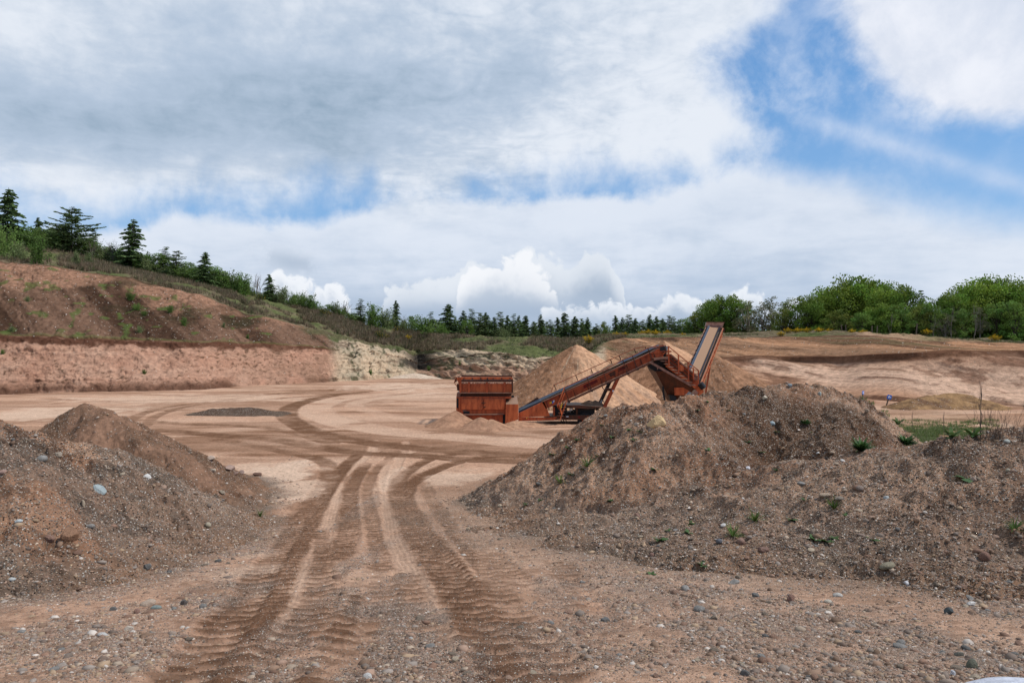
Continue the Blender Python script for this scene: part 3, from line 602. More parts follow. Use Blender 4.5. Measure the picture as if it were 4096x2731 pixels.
r_up = lerp(r_up, [.12, .062, .035], ss(n_b + .4 * n_c, .12, .36) * .8); r_up = lerp(r_up, [.17, .095, .055], ss(fbm(lat * .45, Hh * .6, 4, 194), .05, .35) * .7)
r_up = lerp(r_up, [.11, .10, .05], ss(fbm(lat * .5, Hh * 1.1, 3, 95), .32, .5) * .6)
g_br = lerp(np.array([.13, .105, .06]), np.array([.19, .145, .095]), np.clip(.5 + n_b, 0, 1))
gn = fbm(SX * .12, SY * .16, 4, 97)
g_all = lerp(g_br, [.085, .115, .035], ss(gn, .08, .36) * .7); g_all = lerp(g_all, [.15, .16, .065], ss(fbm(SX * .3, SY * .4, 3, 98), .2, .45) * .6)
def zone(m_l, m_c, m_r): return m_l * lft[..., None] + m_c * ctr[..., None] + m_r * rgt[..., None]
wsum = (lft + ctr + rgt)[..., None]
c_lo = zone(low_l, crm, r_lo) / wsum
c_up = zone(up_l, crm, r_up) / wsum
brown_veg = lerp(np.array([.11, .085, .05]), np.array([.09, .10, .04]), np.clip(.5 + n_a, 0, 1))
c_up = lerp(c_up, brown_veg, ss(SP, 290, 320) * ss(SP, 620, 585) * ss(ST + n_a * .35 - .25 * ss(SP, 425, 445) * ss(SP, 560, 530), .52, .72) * .95)
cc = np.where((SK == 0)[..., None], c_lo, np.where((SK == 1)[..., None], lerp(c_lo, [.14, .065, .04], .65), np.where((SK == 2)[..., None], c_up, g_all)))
c_up = c_up
ledge = (np.where(SK == 0, ss(ST + .06 * n_a, .90, .96), 0) + (SK == 1) + np.where(SK == 2, ss(ST, .05, 0), 0)) * rgt * ss(fbm(lat * .06, lat * .0, 3, 195), -.35, .1); cc = lerp(cc, [.13, .062, .036], np.clip(ledge, 0, 1) * .85)  # wavy dark line painted as the shadow along the right-hand bench
edge = (np.where(SK == 3, ss(ST, .05, 0), 0) + np.where(SK == 2, ss(ST + .08 * n_a, .93, .98), 0)) * rgt; cc = lerp(cc, [.13, .07, .045], np.clip(edge, 0, 1) * .8)
dirt3 = np.where(SK == 3, ss(fbm(lat * .08, lat * .02, 2, 99) + .1, 0, .3), 0) * ss(SP, 760, 800) * ss(SP, 890, 860); cc = lerp(cc, [.20, .125, .085], dirt3 * .8)
sandy = ss(SP, 845, 870) * ss(SP, 955, 900) * (SK == 3) * ss(ST, 1, .5); cc = lerp(cc, [.42, .26, .165], sandy * .8)
yl = ss(SP, 920, 960) * (SK == 3) * ss(ST, .75, .2); cc = lerp(cc, [.28, .165, .105], yl * .85)
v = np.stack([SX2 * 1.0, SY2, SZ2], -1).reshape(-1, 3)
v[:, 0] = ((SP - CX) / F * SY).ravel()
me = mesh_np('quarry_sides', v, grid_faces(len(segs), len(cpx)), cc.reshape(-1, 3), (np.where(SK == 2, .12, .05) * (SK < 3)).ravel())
sides = tag(obj('quarry_hillside', me, M_face), 'sand faces of the quarry with grassy rims and the land beyond', kind='structure')
def rim(px, t=1.0, extra=0.0):
    """a point on the grassy rim: t = 0 at the lip of the face, 1 at the ridge"""
    p = np.array([float(px)]); a, b, c1, d1, zb, zc, zr = [float(q[0]) for q in rows_def(p)]
    yy = c1 + (d1 - c1) * t; zz = zc + (zr - zc) * (t * .7 + .3 * t * t * (3 - 2 * t))
    if extra: yy += extra
    return np.array([(px - CX) / F * yy, yy, zz])

# ------------------------------------------------------------------ heaps as objects
def heap_obj(key, name, label, cat, mat, colf, gritv, dpx=1.05, dzpx=1.1):
    H = HEAPS[key]; Ym = (H['Y'][0] + H['Y'][1]) / 2; dY = dzpx * Ym / F / H['s'] * .8
    a = np.arange(H['px'][0], H['px'][1], dpx); b = np.arange(H['Y'][0], H['Y'][1], max(dY, .02))
    PX_, Y_ = np.meshgrid(a, b); X_ = (PX_ - CX) / F * Y_; X_, Y_ = X_.ravel(), Y_.ravel()
    base = prof(Y_)
    h, z = heap_z(key, X_, Y_, base)
    lift = h - base; keep = lift > -.35
    z = z - .10 * ss(lift, .12, -.3) - .05
    cl, g = colf(X_, Y_, z, lift, PX_.ravel())
    if key in BIG:
        ft = ss(lift + .25 * fbm(X_ * 1.6, Y_ * 1.6, 3, 77), .55, .0)
        cl = lerp(cl, lerp(np.array([.27, .155, .095]), np.array([.18, .125, .09]), np.clip(.5 + 1.5 * fbm(X_ * .8, Y_ * .8, 3, 411), 0, 1)), ft * .9)
    f = grid_faces(len(b), len(a), keep)
    v, f, cl, g = compact(np.stack([X_, Y_, z], 1), f, cl, g)
    r0 = H['r'][0]; c0 = np.array([r0[len(r0) // 2][0], r0[len(r0) // 2][1], float(prof(r0[len(r0) // 2][1]))])
    me = mesh_np(name, v - c0, f, cl, g * gritv)
    o = tag(obj(name, me, mat), label, cat); o.location = c0
    return o
def col_gravel(seed, dark=0.0):
    def f(X, Y, z, lift, px):
        n1_, n2_, n3_ = fbm(X * .5, Y * .5, 4, seed), fbm(X * 2.5, Y * 2.5, 4, seed + 1), fbm(X * .9, Y * .9, 3, seed + 2)
        c_ = lerp(np.array([.30, .158, .094]), np.array([.43, .258, .165]), np.clip(.5 + n1_ * 1.6, 0, 1))
        c_ = lerp(c_, [.095, .046, .027], ss(n2_ * .9 + n3_ * .7 + dark, .04, .36) * .85); c_ = lerp(c_, [.07, .04, .027], ss(fbm(X * 4, Y * 4, 4, seed + 9), .2, .4) * .6)
        if seed == 300:      # the damp hollow on the back hump of the middle heap
            m = ss(px + 30 * n1_, 690, 760) * ss(px, 905, 880) * ss(Y, 25.2, 23.5); c_ = lerp(c_, [.085, .045, .027], m * .85)
            m = ss(lift, .9, .2); c_ = lerp(c_, [.22, .17, .135], m * .6)
        if seed == 420:
            m = ss(fbm(X * .5, Y * .5, 3, 421) + .5 * ss(px, 60, 130), -.05, .25); c_ = lerp(c_, [.17, .135, .105], m * .55)
        if seed == 310: c_ = lerp(c_, [.21, .165, .13], .22 + .3 * ss(lift, 1.2, .3))
        g = np.clip(.85 + .7 * n1_ + .4 * n3_ - ss(n2_, .25, .5) * .3, .3, 1)
        return c_, g
    return f
def col_brownsand(seed, a=(.26, .15, .095), b=(.14, .078, .048)):
    def f(X, Y, z, lift, px):
        n1_, n2_ = fbm(X * .9, Y * .9, 4, seed), fbm(X * 4, Y * 4, 4, seed + 1)
        c_ = lerp(np.array(a), np.array(b), np.clip(.45 + n1_ * 1.3 + n2_ * .6, 0, 1))
        return c_, np.clip(.3 + n1_, 0, .8)
    return f
def col_pile(key, seed, brownside):
    p = HEAPS[key]['r'][0][0]
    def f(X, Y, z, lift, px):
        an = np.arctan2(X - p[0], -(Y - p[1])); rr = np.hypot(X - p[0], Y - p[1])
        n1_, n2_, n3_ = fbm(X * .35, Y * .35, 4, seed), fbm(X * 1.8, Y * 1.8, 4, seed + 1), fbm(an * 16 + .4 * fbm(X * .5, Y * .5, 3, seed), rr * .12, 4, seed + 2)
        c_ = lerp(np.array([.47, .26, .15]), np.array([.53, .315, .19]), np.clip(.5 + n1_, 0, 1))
        dm = ss(an * brownside + n1_ * .5, .05, .45)  # one side of the pile coloured a darker brown
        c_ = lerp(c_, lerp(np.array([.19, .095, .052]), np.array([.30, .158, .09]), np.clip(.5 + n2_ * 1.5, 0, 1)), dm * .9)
        c_ = lerp(c_, [.42, .32, .22], ss(n3_, .2, .4) * dm * ss(an * brownside, .75, .5) * .7)
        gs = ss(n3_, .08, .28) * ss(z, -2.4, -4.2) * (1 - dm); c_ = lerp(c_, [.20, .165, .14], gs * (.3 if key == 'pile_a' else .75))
        return c_, np.clip(.05 + .3 * dm + 0 * X, 0, 1)
    return f
heap_obj('mid', 'gravel_heap', 'big brown two-humped gravel heap in front of the conveyor', 'gravel heap', M_heap, col_gravel(300), 1.0)
heap_obj('right', 'gravel_heap', 'stony brown bank of gravel sloping in from the right edge', 'gravel heap', M_heap, col_gravel(310, -.05), 1.0)
heap_obj('left', 'gravel_heap', 'dark stony earth heap filling the left edge in the foreground', 'gravel heap', M_heap, col_gravel(420, .08), 1.0)
heap_obj('cone', 'earth_heap', 'pointed brown earth heap standing behind the dark left heap', 'earth heap', M_heap, col_brownsand(330, (.27, .155, .10), (.155, .088, .055)), .8)
heap_obj('slump', 'earth_heap', 'low lumpy brown spoil with pale rocks at the right foot of the pointed heap', 'earth heap', M_heap, col_brownsand(340, (.25, .14, .09), (.12, .065, .04)), .5)
heap_obj('low', 'gravel_heap', 'low flat dark gravel heap out on the quarry floor', 'gravel heap', M_heap, col_brownsand(350, (.13, .095, .07), (.10, .06, .042)), .9, .7, .5)
heap_obj('brown', 'earth_heap', 'low brown and ochre heap to the right of the tilted arrow sign', 'earth heap', M_pile, col_brownsand(360, (.30, .18, .09), (.15, .085, .05)), .4, .8, .5)
heap_obj('signbank', 'earth_heap', 'tiny sand bank at the foot of the narrow blue sign', 'earth heap', M_pile, col_brownsand(365, (.36, .2, .13), (.24, .13, .08)), .1, .8, .5)
heap_obj('pale', 'sand_heap', 'whitish sand fan below the dark gully in the far face', 'sand heap', M_pile, col_brownsand(370, (.56, .44, .33), (.50, .37, .27)), 0, .8, .4)
heap_obj('pile_a', 'sand_heap', 'tall tan sand heap with a darker brown left side behind the feed hopper', 'sand heap', M_pile, col_pile('pile_a', 380, -1), .4, .7, .7)
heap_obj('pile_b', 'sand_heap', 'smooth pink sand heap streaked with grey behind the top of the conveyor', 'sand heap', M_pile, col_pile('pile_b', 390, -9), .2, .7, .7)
heap_obj('pile_c', 'sand_heap', 'brown sand heap right of and behind the steep tail belt', 'sand heap', M_pile, col_brownsand(400, (.33, .18, .105), (.20, .105, .06)), .3, .7, .7)
SPILL = col_brownsand(410, (.43, .25, .155), (.34, .19, .12))
heap_obj('spill_a', 'sand_heap', 'small sand spill against the left end of the feed hopper', 'sand heap', M_pile, SPILL, .05, .5, .5)
heap_obj('spill_b', 'sand_heap', 'small cone of sand in front of the feed hopper, the taller of two', 'sand heap', M_pile, SPILL, .05, .5, .5)
heap_obj('spill_c', 'sand_heap', 'small cone of sand in front of the feed hopper, the lower right one', 'sand heap', M_pile, SPILL, .05, .5, .5)
heap_obj('spill_d', 'sand_heap', 'long low sand spill under the bottom end of the conveyor', 'sand heap', M_pile, SPILL, .05, .5, .5)
def surf(X, Y):
    """height of whatever lies on top there"""
    g = ground_z(X, Y)[0]; z = g.copy(); which = np.zeros(len(X), int)
    for i, k in enumerate(BIG + ('low',)):
        H = HEAPS[k]; p = px_of(X, Y)
        s = np.nonzero((p > H['px'][0] + 2) & (p < H['px'][1] - 2) & (Y > H['Y'][0]) & (Y < H['Y'][1]))[0]
        if not len(s): continue
        base = prof(Y[s]); h, hz = heap_z(k, X[s], Y[s], base)
        hz = hz - .10 * ss(h - base, .12, -.3) - .05
        hz[h - base < -.3] = -99
        m = hz > z[s]; z[s[m]] = hz[m]; which[s[m]] = i + 1
    return z, which

# ------------------------------------------------------------------ the screening plant
class MB:
    def __init__(s): s.v, s.f = [], []
    def add(s, vs, fs):
        o = len(s.v); s.v += [tuple(q) for q in vs]; s.f += [tuple(o + i for i in f) for f in fs]; return s
    def hexa(s, p):      # 8 corners: bottom 4, top 4
        return s.add(p, [(0, 3, 2, 1), (4, 5, 6, 7), (0, 1, 5, 4), (1, 2, 6, 5), (2, 3, 7, 6), (3, 0, 4, 7)])
    def box(s, x0, x1, y0, y1, z0, z1):
        return s.hexa([(x0, y0, z0), (x1, y0, z0), (x1, y1, z0), (x0, y1, z0), (x0, y0, z1), (x1, y0, z1), (x1, y1, z1), (x0, y1, z1)])
    def prism(s, poly, y0, y1):   # poly: list of (x, z), pushed from depth y0 to y1
        n = len(poly); vs = [(x, y0, z) for x, z in poly] + [(x, y1, z) for x, z in poly]
        return s.add(vs, [tuple(range(n)), tuple(range(2 * n - 1, n - 1, -1))] + [(i, i + n, (i + 1) % n + n, (i + 1) % n) for i in range(n)])
    def bar(s, a, b, w, h=None, up=(0, 0, 1)):
        a, b = Vector(a), Vector(b); h = h or w; d = (b - a).normalized(); u = Vector(up)
        if abs(d.dot(u)) > .97: u = Vector((0, 1, 0))
        sd_ = d.cross(u).normalized() * w / 2; u2 = sd_.cross(d).normalized() * h / 2
        return s.hexa([a - sd_ - u2, a + sd_ - u2, b + sd_ - u2, b - sd_ - u2, a - sd_ + u2, a + sd_ + u2, b + sd_ + u2, b - sd_ + u2])
    def tube(s, P, r, n=8, cap=True, taper=None):
        P = [Vector(p) for p in P]; o = len(s.v)
        for i, p in enumerate(P):
            d = (P[min(i + 1, len(P) - 1)] - P[max(i - 1, 0)]).normalized()
            u = d.orthogonal().normalized(); w_ = d.cross(u); rr = r if taper is None else r * (1 + (taper - 1) * i / (len(P) - 1))
            s.v += [tuple(p + (u * math.cos(2 * math.pi * k / n) + w_ * math.sin(2 * math.pi * k / n)) * rr) for k in range(n)]
        for i in range(len(P) - 1):
            for k in range(n):
                a = o + i * n + k; b = o + i * n + (k + 1) % n; s.f.append((a, b, b + n, a + n))
        if cap: s.f.append(tuple(o + k for k in range(n))[::-1]); s.f.append(tuple(o + (len(P) - 1) * n + k for k in range(n)))
        return s
    def build(s, name, mat, parent=None, org=None, bevel=0.0, smooth=False):
        org = Vector(org if org is not None else (parent['_o'] if parent and '_o' in parent else (0, 0, 0)))
        me = bpy.data.meshes.new(name); me.from_pydata([tuple(Vector(q) - org) for q in s.v], [], s.f); me.update()
        if smooth: me.polygons.foreach_set('use_smooth', [True] * len(me.polygons))
        o = obj(name, me, mat, parent)
        if bevel:
            b = o.modifiers.new('bevel', 'BEVEL'); b.width = bevel; b.segments = 2
        return o
ORG = {}
def empty(name, loc, label=None, cat=None, group=None):
    o = bpy.data.objects.new(name, None); COL.objects.link(o); o.location = loc; o.empty_display_size = .3; ORG[o.name] = Vector(loc)
    return tag(o, label, cat, group)
def cv(ax, ay, k):
    def f(x, y, Yd): return tuple(W(ax + x * k, ay + y * k, Yd))
    return f
Z1, Z2, Z3, ZA, ZB = cv(437.5, 307.5, .12755), cv(545, 337.5, .05898), cv(650, 312.5, 1 / 16.95), cv(445, 365, 1 / 18.09), cv(545, 395, .02764)
D0 = 43.5
plant = empty('screening_plant', tuple(W(484, 424, D0 + 1.3)), 'rusty orange screening plant with feed hopper, long rising conveyor and steep tail belt', 'screening plant')
PO = tuple(plant.location)
def part(mb, name, mat, parent=None, bevel=0.0, smooth=False, label=None):
    o = mb.build(name, mat, parent or plant, PO if True else None, bevel, smooth)
    if label: o['label'] = label
    return o
def xz(f, pts_, Yd=D0): return [(lambda q: (q[0], q[2]))(f(x, y, Yd)) for x, y in pts_]
H0, H1 = D0, D0 + 2.6
# --- feed hopper, upper body
b = MB(); b.prism(xz(ZA, [(265, 330), (1215, 330), (1205, 492), (272, 492)]), H0 + .10, H1 - .1)
hop = part(b, 'hopper_body', M_red2)
for x in (435, 755, 1075): part(MB().prism(xz(ZA, [(x - 19, 303), (x + 19, 303), (x + 19, 490), (x - 19, 490)]), H0 - .02, H0 + .12), 'rib', M_red, hop)
part(MB().prism(xz(ZA, [(262, 215), (296, 215), (296, 490), (262, 490)]), H0 - .05, H0 + .16), 'corner_post', M_red2, hop)
part(MB().prism(xz(ZA, [(1205, 235), (1232, 235), (1232, 488), (1205, 488)]), H0 - .05, H0 + .16), 'corner_post', M_rustd, hop)
part(MB().prism(xz(ZA, [(262, 489), (1225, 489), (1225, 503), (262, 503)]), H0 - .12, H0 + .12), 'ledge', M_edge, hop)
part(MB().prism(xz(ZA, [(296, 262), (1230, 262), (1230, 298), (296, 298)]), H0 - .06, H0 + .08), 'top_rail', M_rustd, hop)
b = MB(); b.prism(xz(ZA, [(285, 205), (1200, 208), (1230, 238), (1228, 248), (290, 248)]), H0 - .10, H0 + .05)
rim_ = part(b, 'rim_plate', M_red2)
for x in (345, 497, 650, 872, 1025, 1175): part(MB().prism(xz(ZA, [(x - 7, 226), (x + 7, 226), (x + 7, 247), (x - 4, 250)]), H0 - .15, H0 - .10), 'rim_bracket', M_black, rim_)
part(MB().prism(xz(ZA, [(755, 228), (778, 228), (778, 300), (770, 300), (770, 250), (755, 250)]), H0 - .14, H0 - .10), 'latch', M_black, rim_)
# sloping flare at the left end and the far wall
fl = MB(); a1, a2, a3, a4 = ZA(262, 215, H0), ZA(205, 215, H0), ZA(163, 322, H0), ZA(232, 430, H0)
fl.hexa([(a3[0], H0 + .2, a3[2]), (a3[0], H1 - .2, a3[2]), (a3[0] + .04, H1 - .2, a3[2] + .02), (a3[0] + .04, H0 + .2, a3[2] + .02),
         (a2[0], H0 - .05, a2[2]), (a2[0], H1, a2[2]), (a2[0] + .05, H1, a2[2]), (a2[0] + .05, H0 - .05, a2[2])])
flare = part(fl, 'end_flare', M_rustd)
b = MB(); b.prism([(a2[0], a2[2]), (a1[0] + .06, a1[2]), (a4[0] + .15, a4[2] + .1)], H0 - .02, H0 + .03); part(b, 'gusset', M_red2, flare)
for yy in np.linspace(H0 + .3, H1 - .3, 4): part(MB().bar((a3[0] - .02, yy, a3[2]), (a2[0] - .03, yy, a2[2]), .05), 'flare_rib', M_red2, flare)
part(MB().bar(ZA(178, 325, H0 + .1), ZA(215, 380, H0 + .1), .04), 'brace', M_red2, flare)
part(MB().prism(xz(ZA, [(205, 340), (262, 330), (262, 470), (212, 452)]), H0 + .25, H0 + .4), 'end_plate', M_rustd, hop)
part(MB().prism(xz(ZA, [(250, 212), (1215, 215), (1215, 330), (250, 330)]), H1 - .16, H1 - .08), 'far_wall', M_rustd, hop)
# material seen through the slot under the rail
b = MB()
for i in range(46):
    x = 300 + i * 20 + random.uniform(-6, 6); w_ = random.uniform(5, 12); y = 318 + random.uniform(-3, 3)
    b.prism(xz(ZA, [(x - w_, y + 8), (x - w_ * .6, y - 6), (x + w_ * .4, y - 8), (x + w_, y + 7)]), H0 + .2, H0 + .5)
part(b, 'stones_in_hopper', M_edge, hop)
# lower body: narrower throat, frame with doors, skirt
throat = part(MB().prism(xz(ZA, [(285, 503), (1205, 503), (1197, 568), (268, 568)]), H0 + .22, H1 - .3), 'throat', M_rustd)
b = MB(); b.prism(xz(ZA, [(262, 560), (1197, 560), (1197, 598), (1100, 600), (1100, 885), (262, 885)]), H0 + .02, H0 + .5)
cab = part(b, 'engine_housing', M_red)
part(MB().prism(xz(ZA, [(212, 496), (290, 500), (262, 575), (205, 568)]), H0 + .05, H0 + 1.6), 'shoulder_plate', M_edge, cab)
b = MB(); b.prism(xz(ZA, [(203, 565), (262, 570), (262, 885), (200, 840)]), H0 + .10, H0 + .16); b.prism(xz(ZA, [(248, 572), (266, 572), (266, 885), (248, 885)]), H0 - .02, H0 + .1)
part(b, 'end_frame', M_red2, cab)
part(MB().prism(xz(ZA, [(210, 592), (248, 598), (248, 790), (208, 760)]), H0 + .06, H0 + .10), 'end_opening', M_black, cab)
for x0, x1 in ((300, 682), (705, 1080)):
    r = 16; P_ = [(x0 + r, 602), (x1 - r, 602), (x1, 602 + r), (x1, 795 - r), (x1 - r, 795), (x0 + r, 795), (x0, 795 - r), (x0, 602 + r)]
    d_ = part(MB().prism(xz(ZA, P_), H0 - .05, H0 + .025), 'door', M_red2, cab, bevel=.012)
part(MB().prism(xz(ZA, [(655, 672), (733, 672), (733, 684), (655, 684)]), H0 - .09, H0 - .05).prism(xz(ZA, [(688, 655), (700, 655), (700, 700), (688, 700)]), H0 - .10, H0 - .05), 'door_latch', M_rustd, cab)
part(MB().prism(xz(ZA, [(700, 735), (745, 740), (712, 760), (700, 775)]), H0 - .09, H0 - .05), 'door_hinge', M_rustd, cab)
b = MB(); b.prism(xz(ZA, [(318, 806), (392, 806), (392, 826), (318, 826)]), H0 - .03, H0 + .02); part(b, 'step_bracket', M_edge, cab)
part(MB().prism(xz(ZA, [(330, 828), (445, 828), (445, 868), (330, 868)]), H0 - .012, H0 + .018), 'intake_grille', M_black, cab)
sk = part(MB().prism(xz(ZA, [(300, 892), (1045, 884), (1045, 1075), (310, 1075)]), H0 - .04, H0 + .3), 'skirt', M_red)
part(MB().prism(xz(ZA, [(266, 880), (1060, 868), (1065, 882), (900, 890), (266, 894)]), H0 - .2, H0 - .04), 'skirt_lip', M_edge, sk)
part(MB().prism(xz(ZA, [(258, 890), (298, 890), (298, 1050), (262, 1050)]), H0 - .05, H0 + .2), 'hopper_leg', M_red2)
part(MB().prism(xz(ZA, [(262, 505), (1190, 505), (1190, 1080), (262, 1080)]), H0 + .55, H1 - .5), 'hopper_core', M_rustd)
part(MB().prism(xz(ZA, [(1050, 870), (1086, 870), (1090, 1100), (1050, 1090)]), H0 + .05, H0 + .3), 'skirt_end', M_black, sk)
# drive guard box to the right of the hopper
b = MB(); p = [ZA(1102, 700, 43.2), ZA(1325, 697, 43.2), ZA(1325, 975, 43.2), ZA(1088, 1066, 43.2)]
q = [(v_[0], 44.6, v_[2]) for v_ in p]
b.add(p + q, [(0, 3, 2, 1), (4, 5, 6, 7), (0, 1, 5, 4), (1, 2, 6, 5), (2, 3, 7, 6), (3, 0, 4, 7)])
gb_ = part(b, 'drive_guard', M_red2, bevel=.02)
t0, t1 = p[0], p[1]; b = MB(); b.add([t0, t1, (t1[0] - .08, 44.5, t1[2] + .42), (t0[0] + .02, 44.5, t0[2] + .3), ], [(0, 1, 2, 3)])
part(b, 'sloping_lid', M_edge, gb_)
part(MB().prism(xz(ZA, [(1112, 598), (1200, 605), (1300, 590), (1322, 690), (1112, 662)]), 44.5, 44.9), 'guard_back', M_rustd, gb_)
part(MB().prism(xz(ZA, [(1200, 572), (1240, 560), (1262, 600), (1210, 605)]), 44.3, 44.6), 'bracket', M_black, gb_)
# --- rising conveyor: tail section, main plates, head
Ya, Yb = 43.7, 45.0
LT = lambda x: 738 - .4585 * (x - 820)                     # top edge of the near plate, zoom units
def Z1p(l): return xz(Z1, l, Ya)
tail = part(MB().prism(xz(ZA, [(1328, 862), (1750, 660), (1790, 650), (1850, 790), (1900, 915), (1400, 935), (1328, 1000)], Ya), Ya, Ya + .06), 'tail_plate', M_red2)
part(MB().prism(xz(ZA, [(1328, 790), (1670, 572), (1700, 598), (1328, 815)], Yb), Yb, Yb + .06), 'far_tail_plate', M_rustd, tail)
part(MB().prism(xz(ZA, [(1328, 828), (1745, 628), (1755, 655), (1330, 858)], Ya + .3), Ya + .07, Yb - .01), 'tail_belt', M_belt, tail)
part(MB().prism(xz(ZA, [(1326, 975), (1326, 1000), (1970, 985), (2040, 935), (2000, 925), (1900, 935), (1400, 930), (1326, 960)], Ya), Ya - .12, Ya - .02), 'tail_beam', M_red, tail)
b = MB(); b.tube([ZA(1450, 960, Ya - .14), ZA(1450, 960, Ya - .12)], .045, 10); part(b, 'lamp', M_letter, tail)
part(MB().tube([ZA(1478, 950, Ya - .14), ZA(1478, 950, Ya - .12)], .03, 10), 'marker_light', M_yellow, tail)
conv = MB()
conv.prism(Z1p([(820, 738), (1700, 335), (1770, 300), (1770, 395), (1640, 432), (1030, 714), (850, 790)]), Ya, Ya + .05)
cn = part(conv, 'conveyor_side_plate', M_red)
part(MB().prism(xz(Z1, [(815, 722), (1700, 316), (1765, 288), (1790, 300), (1700, 345), (820, 745)], Yb), Yb, Yb + .05), 'conveyor_side_plate', M_rustd)
# dusty top flange, walkway beam below
b = MB(); a_, c_ = Z1(818, 738, Ya), Z1(1700, 335, Ya); b.bar((a_[0], Ya - .06, a_[2] + .02), (c_[0], Ya - .06, c_[2] + .02), .16, .05)
part(b, 'top_flange', M_edge, cn)
def onplate(x, dy, Yd=Ya): return Z1(x, LT(x) + dy, Yd)
for i, x in enumerate(np.linspace(850, 1690, 9)):      # plate joints
    a_, c_ = onplate(x, 8), onplate(x + 26, 86); part(MB().bar((a_[0], Ya - .015, a_[2]), (c_[0], Ya - .015, c_[2]), .03, .04), 'plate_joint', M_rustd, cn)
walk = MB(); a_, c_ = Z2(395, 1050, Ya), Z2(1830, 378, Ya)
walk.bar((a_[0], Ya - .30, a_[2]), (c_[0], Ya - .30, c_[2]), .10, .08); walk.bar((a_[0], Ya - .08, a_[2] - .08), (c_[0], Ya - .08, c_[2] - .08), .08, .12)
wk = part(walk, 'walkway_beam', M_edge)
b = MB(); b.bar((a_[0], Ya - .2, a_[2] - .02), (c_[0], Ya - .2, c_[2] - .02), .34, .02); part(b, 'walkway_grating', M_rustd, wk)
for x, y in ((400, 1050), (785, 865), (1045, 738), (1395, 572), (1555, 498)):
    q_ = Z2(x, y, Ya); part(MB().box(q_[0] - .09, q_[0] + .07, Ya - .34, Ya - .05, q_[2] - .16, q_[2] + .02), 'walkway_bracket', M_black, wk)
# belt between the plates, with a heap of sand on it
bl = MB(); P0, P1, P2 = Z1(640, 812, Ya), Z1(1700, 320, Ya), Z1(1765, 300, Ya)
for (p, q) in ((P0, P1), (P1, P2)):
    bl.add([(p[0], Ya + .06, p[2] + .05), (q[0], Ya + .06, q[2] + .05), (q[0], Ya + .45, q[2] - .04), (p[0], Ya + .45, p[2] - .04), (q[0], Yb - .4, q[2] - .04), (p[0], Yb - .4, p[2] - .04), (q[0], Yb - .02, q[2] + .10), (p[0], Yb - .02, p[2] + .10)], [(0, 1, 2, 3), (3, 2, 4, 5), (5, 4, 6, 7)])
belt = part(bl, 'conveyor_belt', M_belt)
def lump(cx_, cy_, cz_, rx, ry, rz, seed, n=28, m=14, tilt=0.0):
    b = MB(); vs = []; rr = random.Random(seed)
    for j in range(m + 1):
        for i in range(n):
            th = 2 * math.pi * i / n; ph = j / m * math.pi / 2
            r_ = math.cos(ph); x = r_ * math.cos(th) * rx; y = r_ * math.sin(th) * ry
            z = (1 - r_) ** .9 * rz * 1.0; z += .06 * rz * math.sin(5 * x + seed) * r_
            vs.append((cx_ + x, cy_ + y, cz_ + z + x * tilt))
    fs = [(j * n + i, j * n + (i + 1) % n, (j + 1) * n + (i + 1) % n, (j + 1) * n + i) for j in range(m) for i in range(n)]
    return b.add(vs, fs)
s_ = Z1(1345, 480, Ya + .6); part(lump(s_[0], Ya + .6, s_[2] - .1, 1.3, .5, .42, 3, tilt=.4), 'sand_on_belt', M_sandwet, belt, smooth=True)
# dirt patch hanging on the plate
part(MB().prism(xz(Z2, [(1000, 560), (1060, 520), (1140, 520), (1180, 560), (1195, 620), (1110, 655), (1090, 620), (1040, 600)], Ya), Ya - .06, Ya - .005), 'caked_dirt', M_rustd, cn)
# lettering patches
for P_ in ([(648, 800), (885, 700), (893, 745), (660, 860)], [(1258, 515), (1350, 472), (1362, 520), (1272, 562)]):
    part(MB().prism(xz(Z2, P_, Ya), Ya - .008, Ya), 'painted_panel', M_letter, cn)
fc = bpy.data.curves.new('machine_number', 'FONT'); fc.body = '390'; fc.size = .42; fc.extrude = .004; fc.align_x = 'CENTER'
tmp = bpy.data.objects.new('tmp_number', fc); COL.objects.link(tmp); dg = bpy.context.evaluated_depsgraph_get()
me = bpy.data.meshes.new_from_object(tmp.evaluated_get(dg)); bpy.data.objects.remove(tmp); me.name = 'machine_number'
num = obj('machine_number', me, M_rustd, cn); q_ = Z2(1312, 538, Ya)
num.location = Vector((q_[0], Ya - .016, q_[2])) - Vector(PO); num.rotation_euler = (math.radians(90), math.radians(-24.6), 0)
# stickers
for P_, mt in (([(75, 1090), (118, 1072), (122, 1100), (80, 1118)], M_yellow), ([(112, 1072), (138, 1062), (146, 1098), (124, 1110)], M_blue), ([(138, 1060), (158, 1052), (160, 1080), (144, 1088)], M_white), ([(118, 1074), (140, 1064), (142, 1070), (119, 1080)], M_white)):
    part(MB().prism(xz(Z2, P_, Ya), Ya - .012, Ya - .002), 'sticker', mt, cn)
# handrails, near side and far side
def rails(name, posts, Yd, mid=True, w_=.055, mat=M_red, ext=None):
    b = MB(); T = [Z2(*a_, Yd) for a_, _ in posts]; Bm = [Z2(*c_, Yd) for _, c_ in posts]
    for p, q in zip(T[:-1], T[1:]): b.bar(p, q, .045)
    if mid:
        for i in range(len(T) - 1):
            p = Vector(T[i]).lerp(Vector(Bm[i]), .42); q = Vector(T[i + 1]).lerp(Vector(Bm[i + 1]), .42); b.bar(p, q, .035)
    o = part(b, name, mat)
    for p, q in zip(T, Bm): part(MB().bar(p, q, w_), 'rail_post', M_rustd if mat is M_red else mat, o)
    return o
rails('near_handrail', [((325, 840), (400, 1050)), ((710, 665), (785, 865)), ((980, 550), (1045, 740)), ((1315, 370), (1395, 575)), ((1480, 305), (1555, 500)), ((1740, 170), (1820, 375)), ((2040, 128), (2060, 342))], Ya - .32)
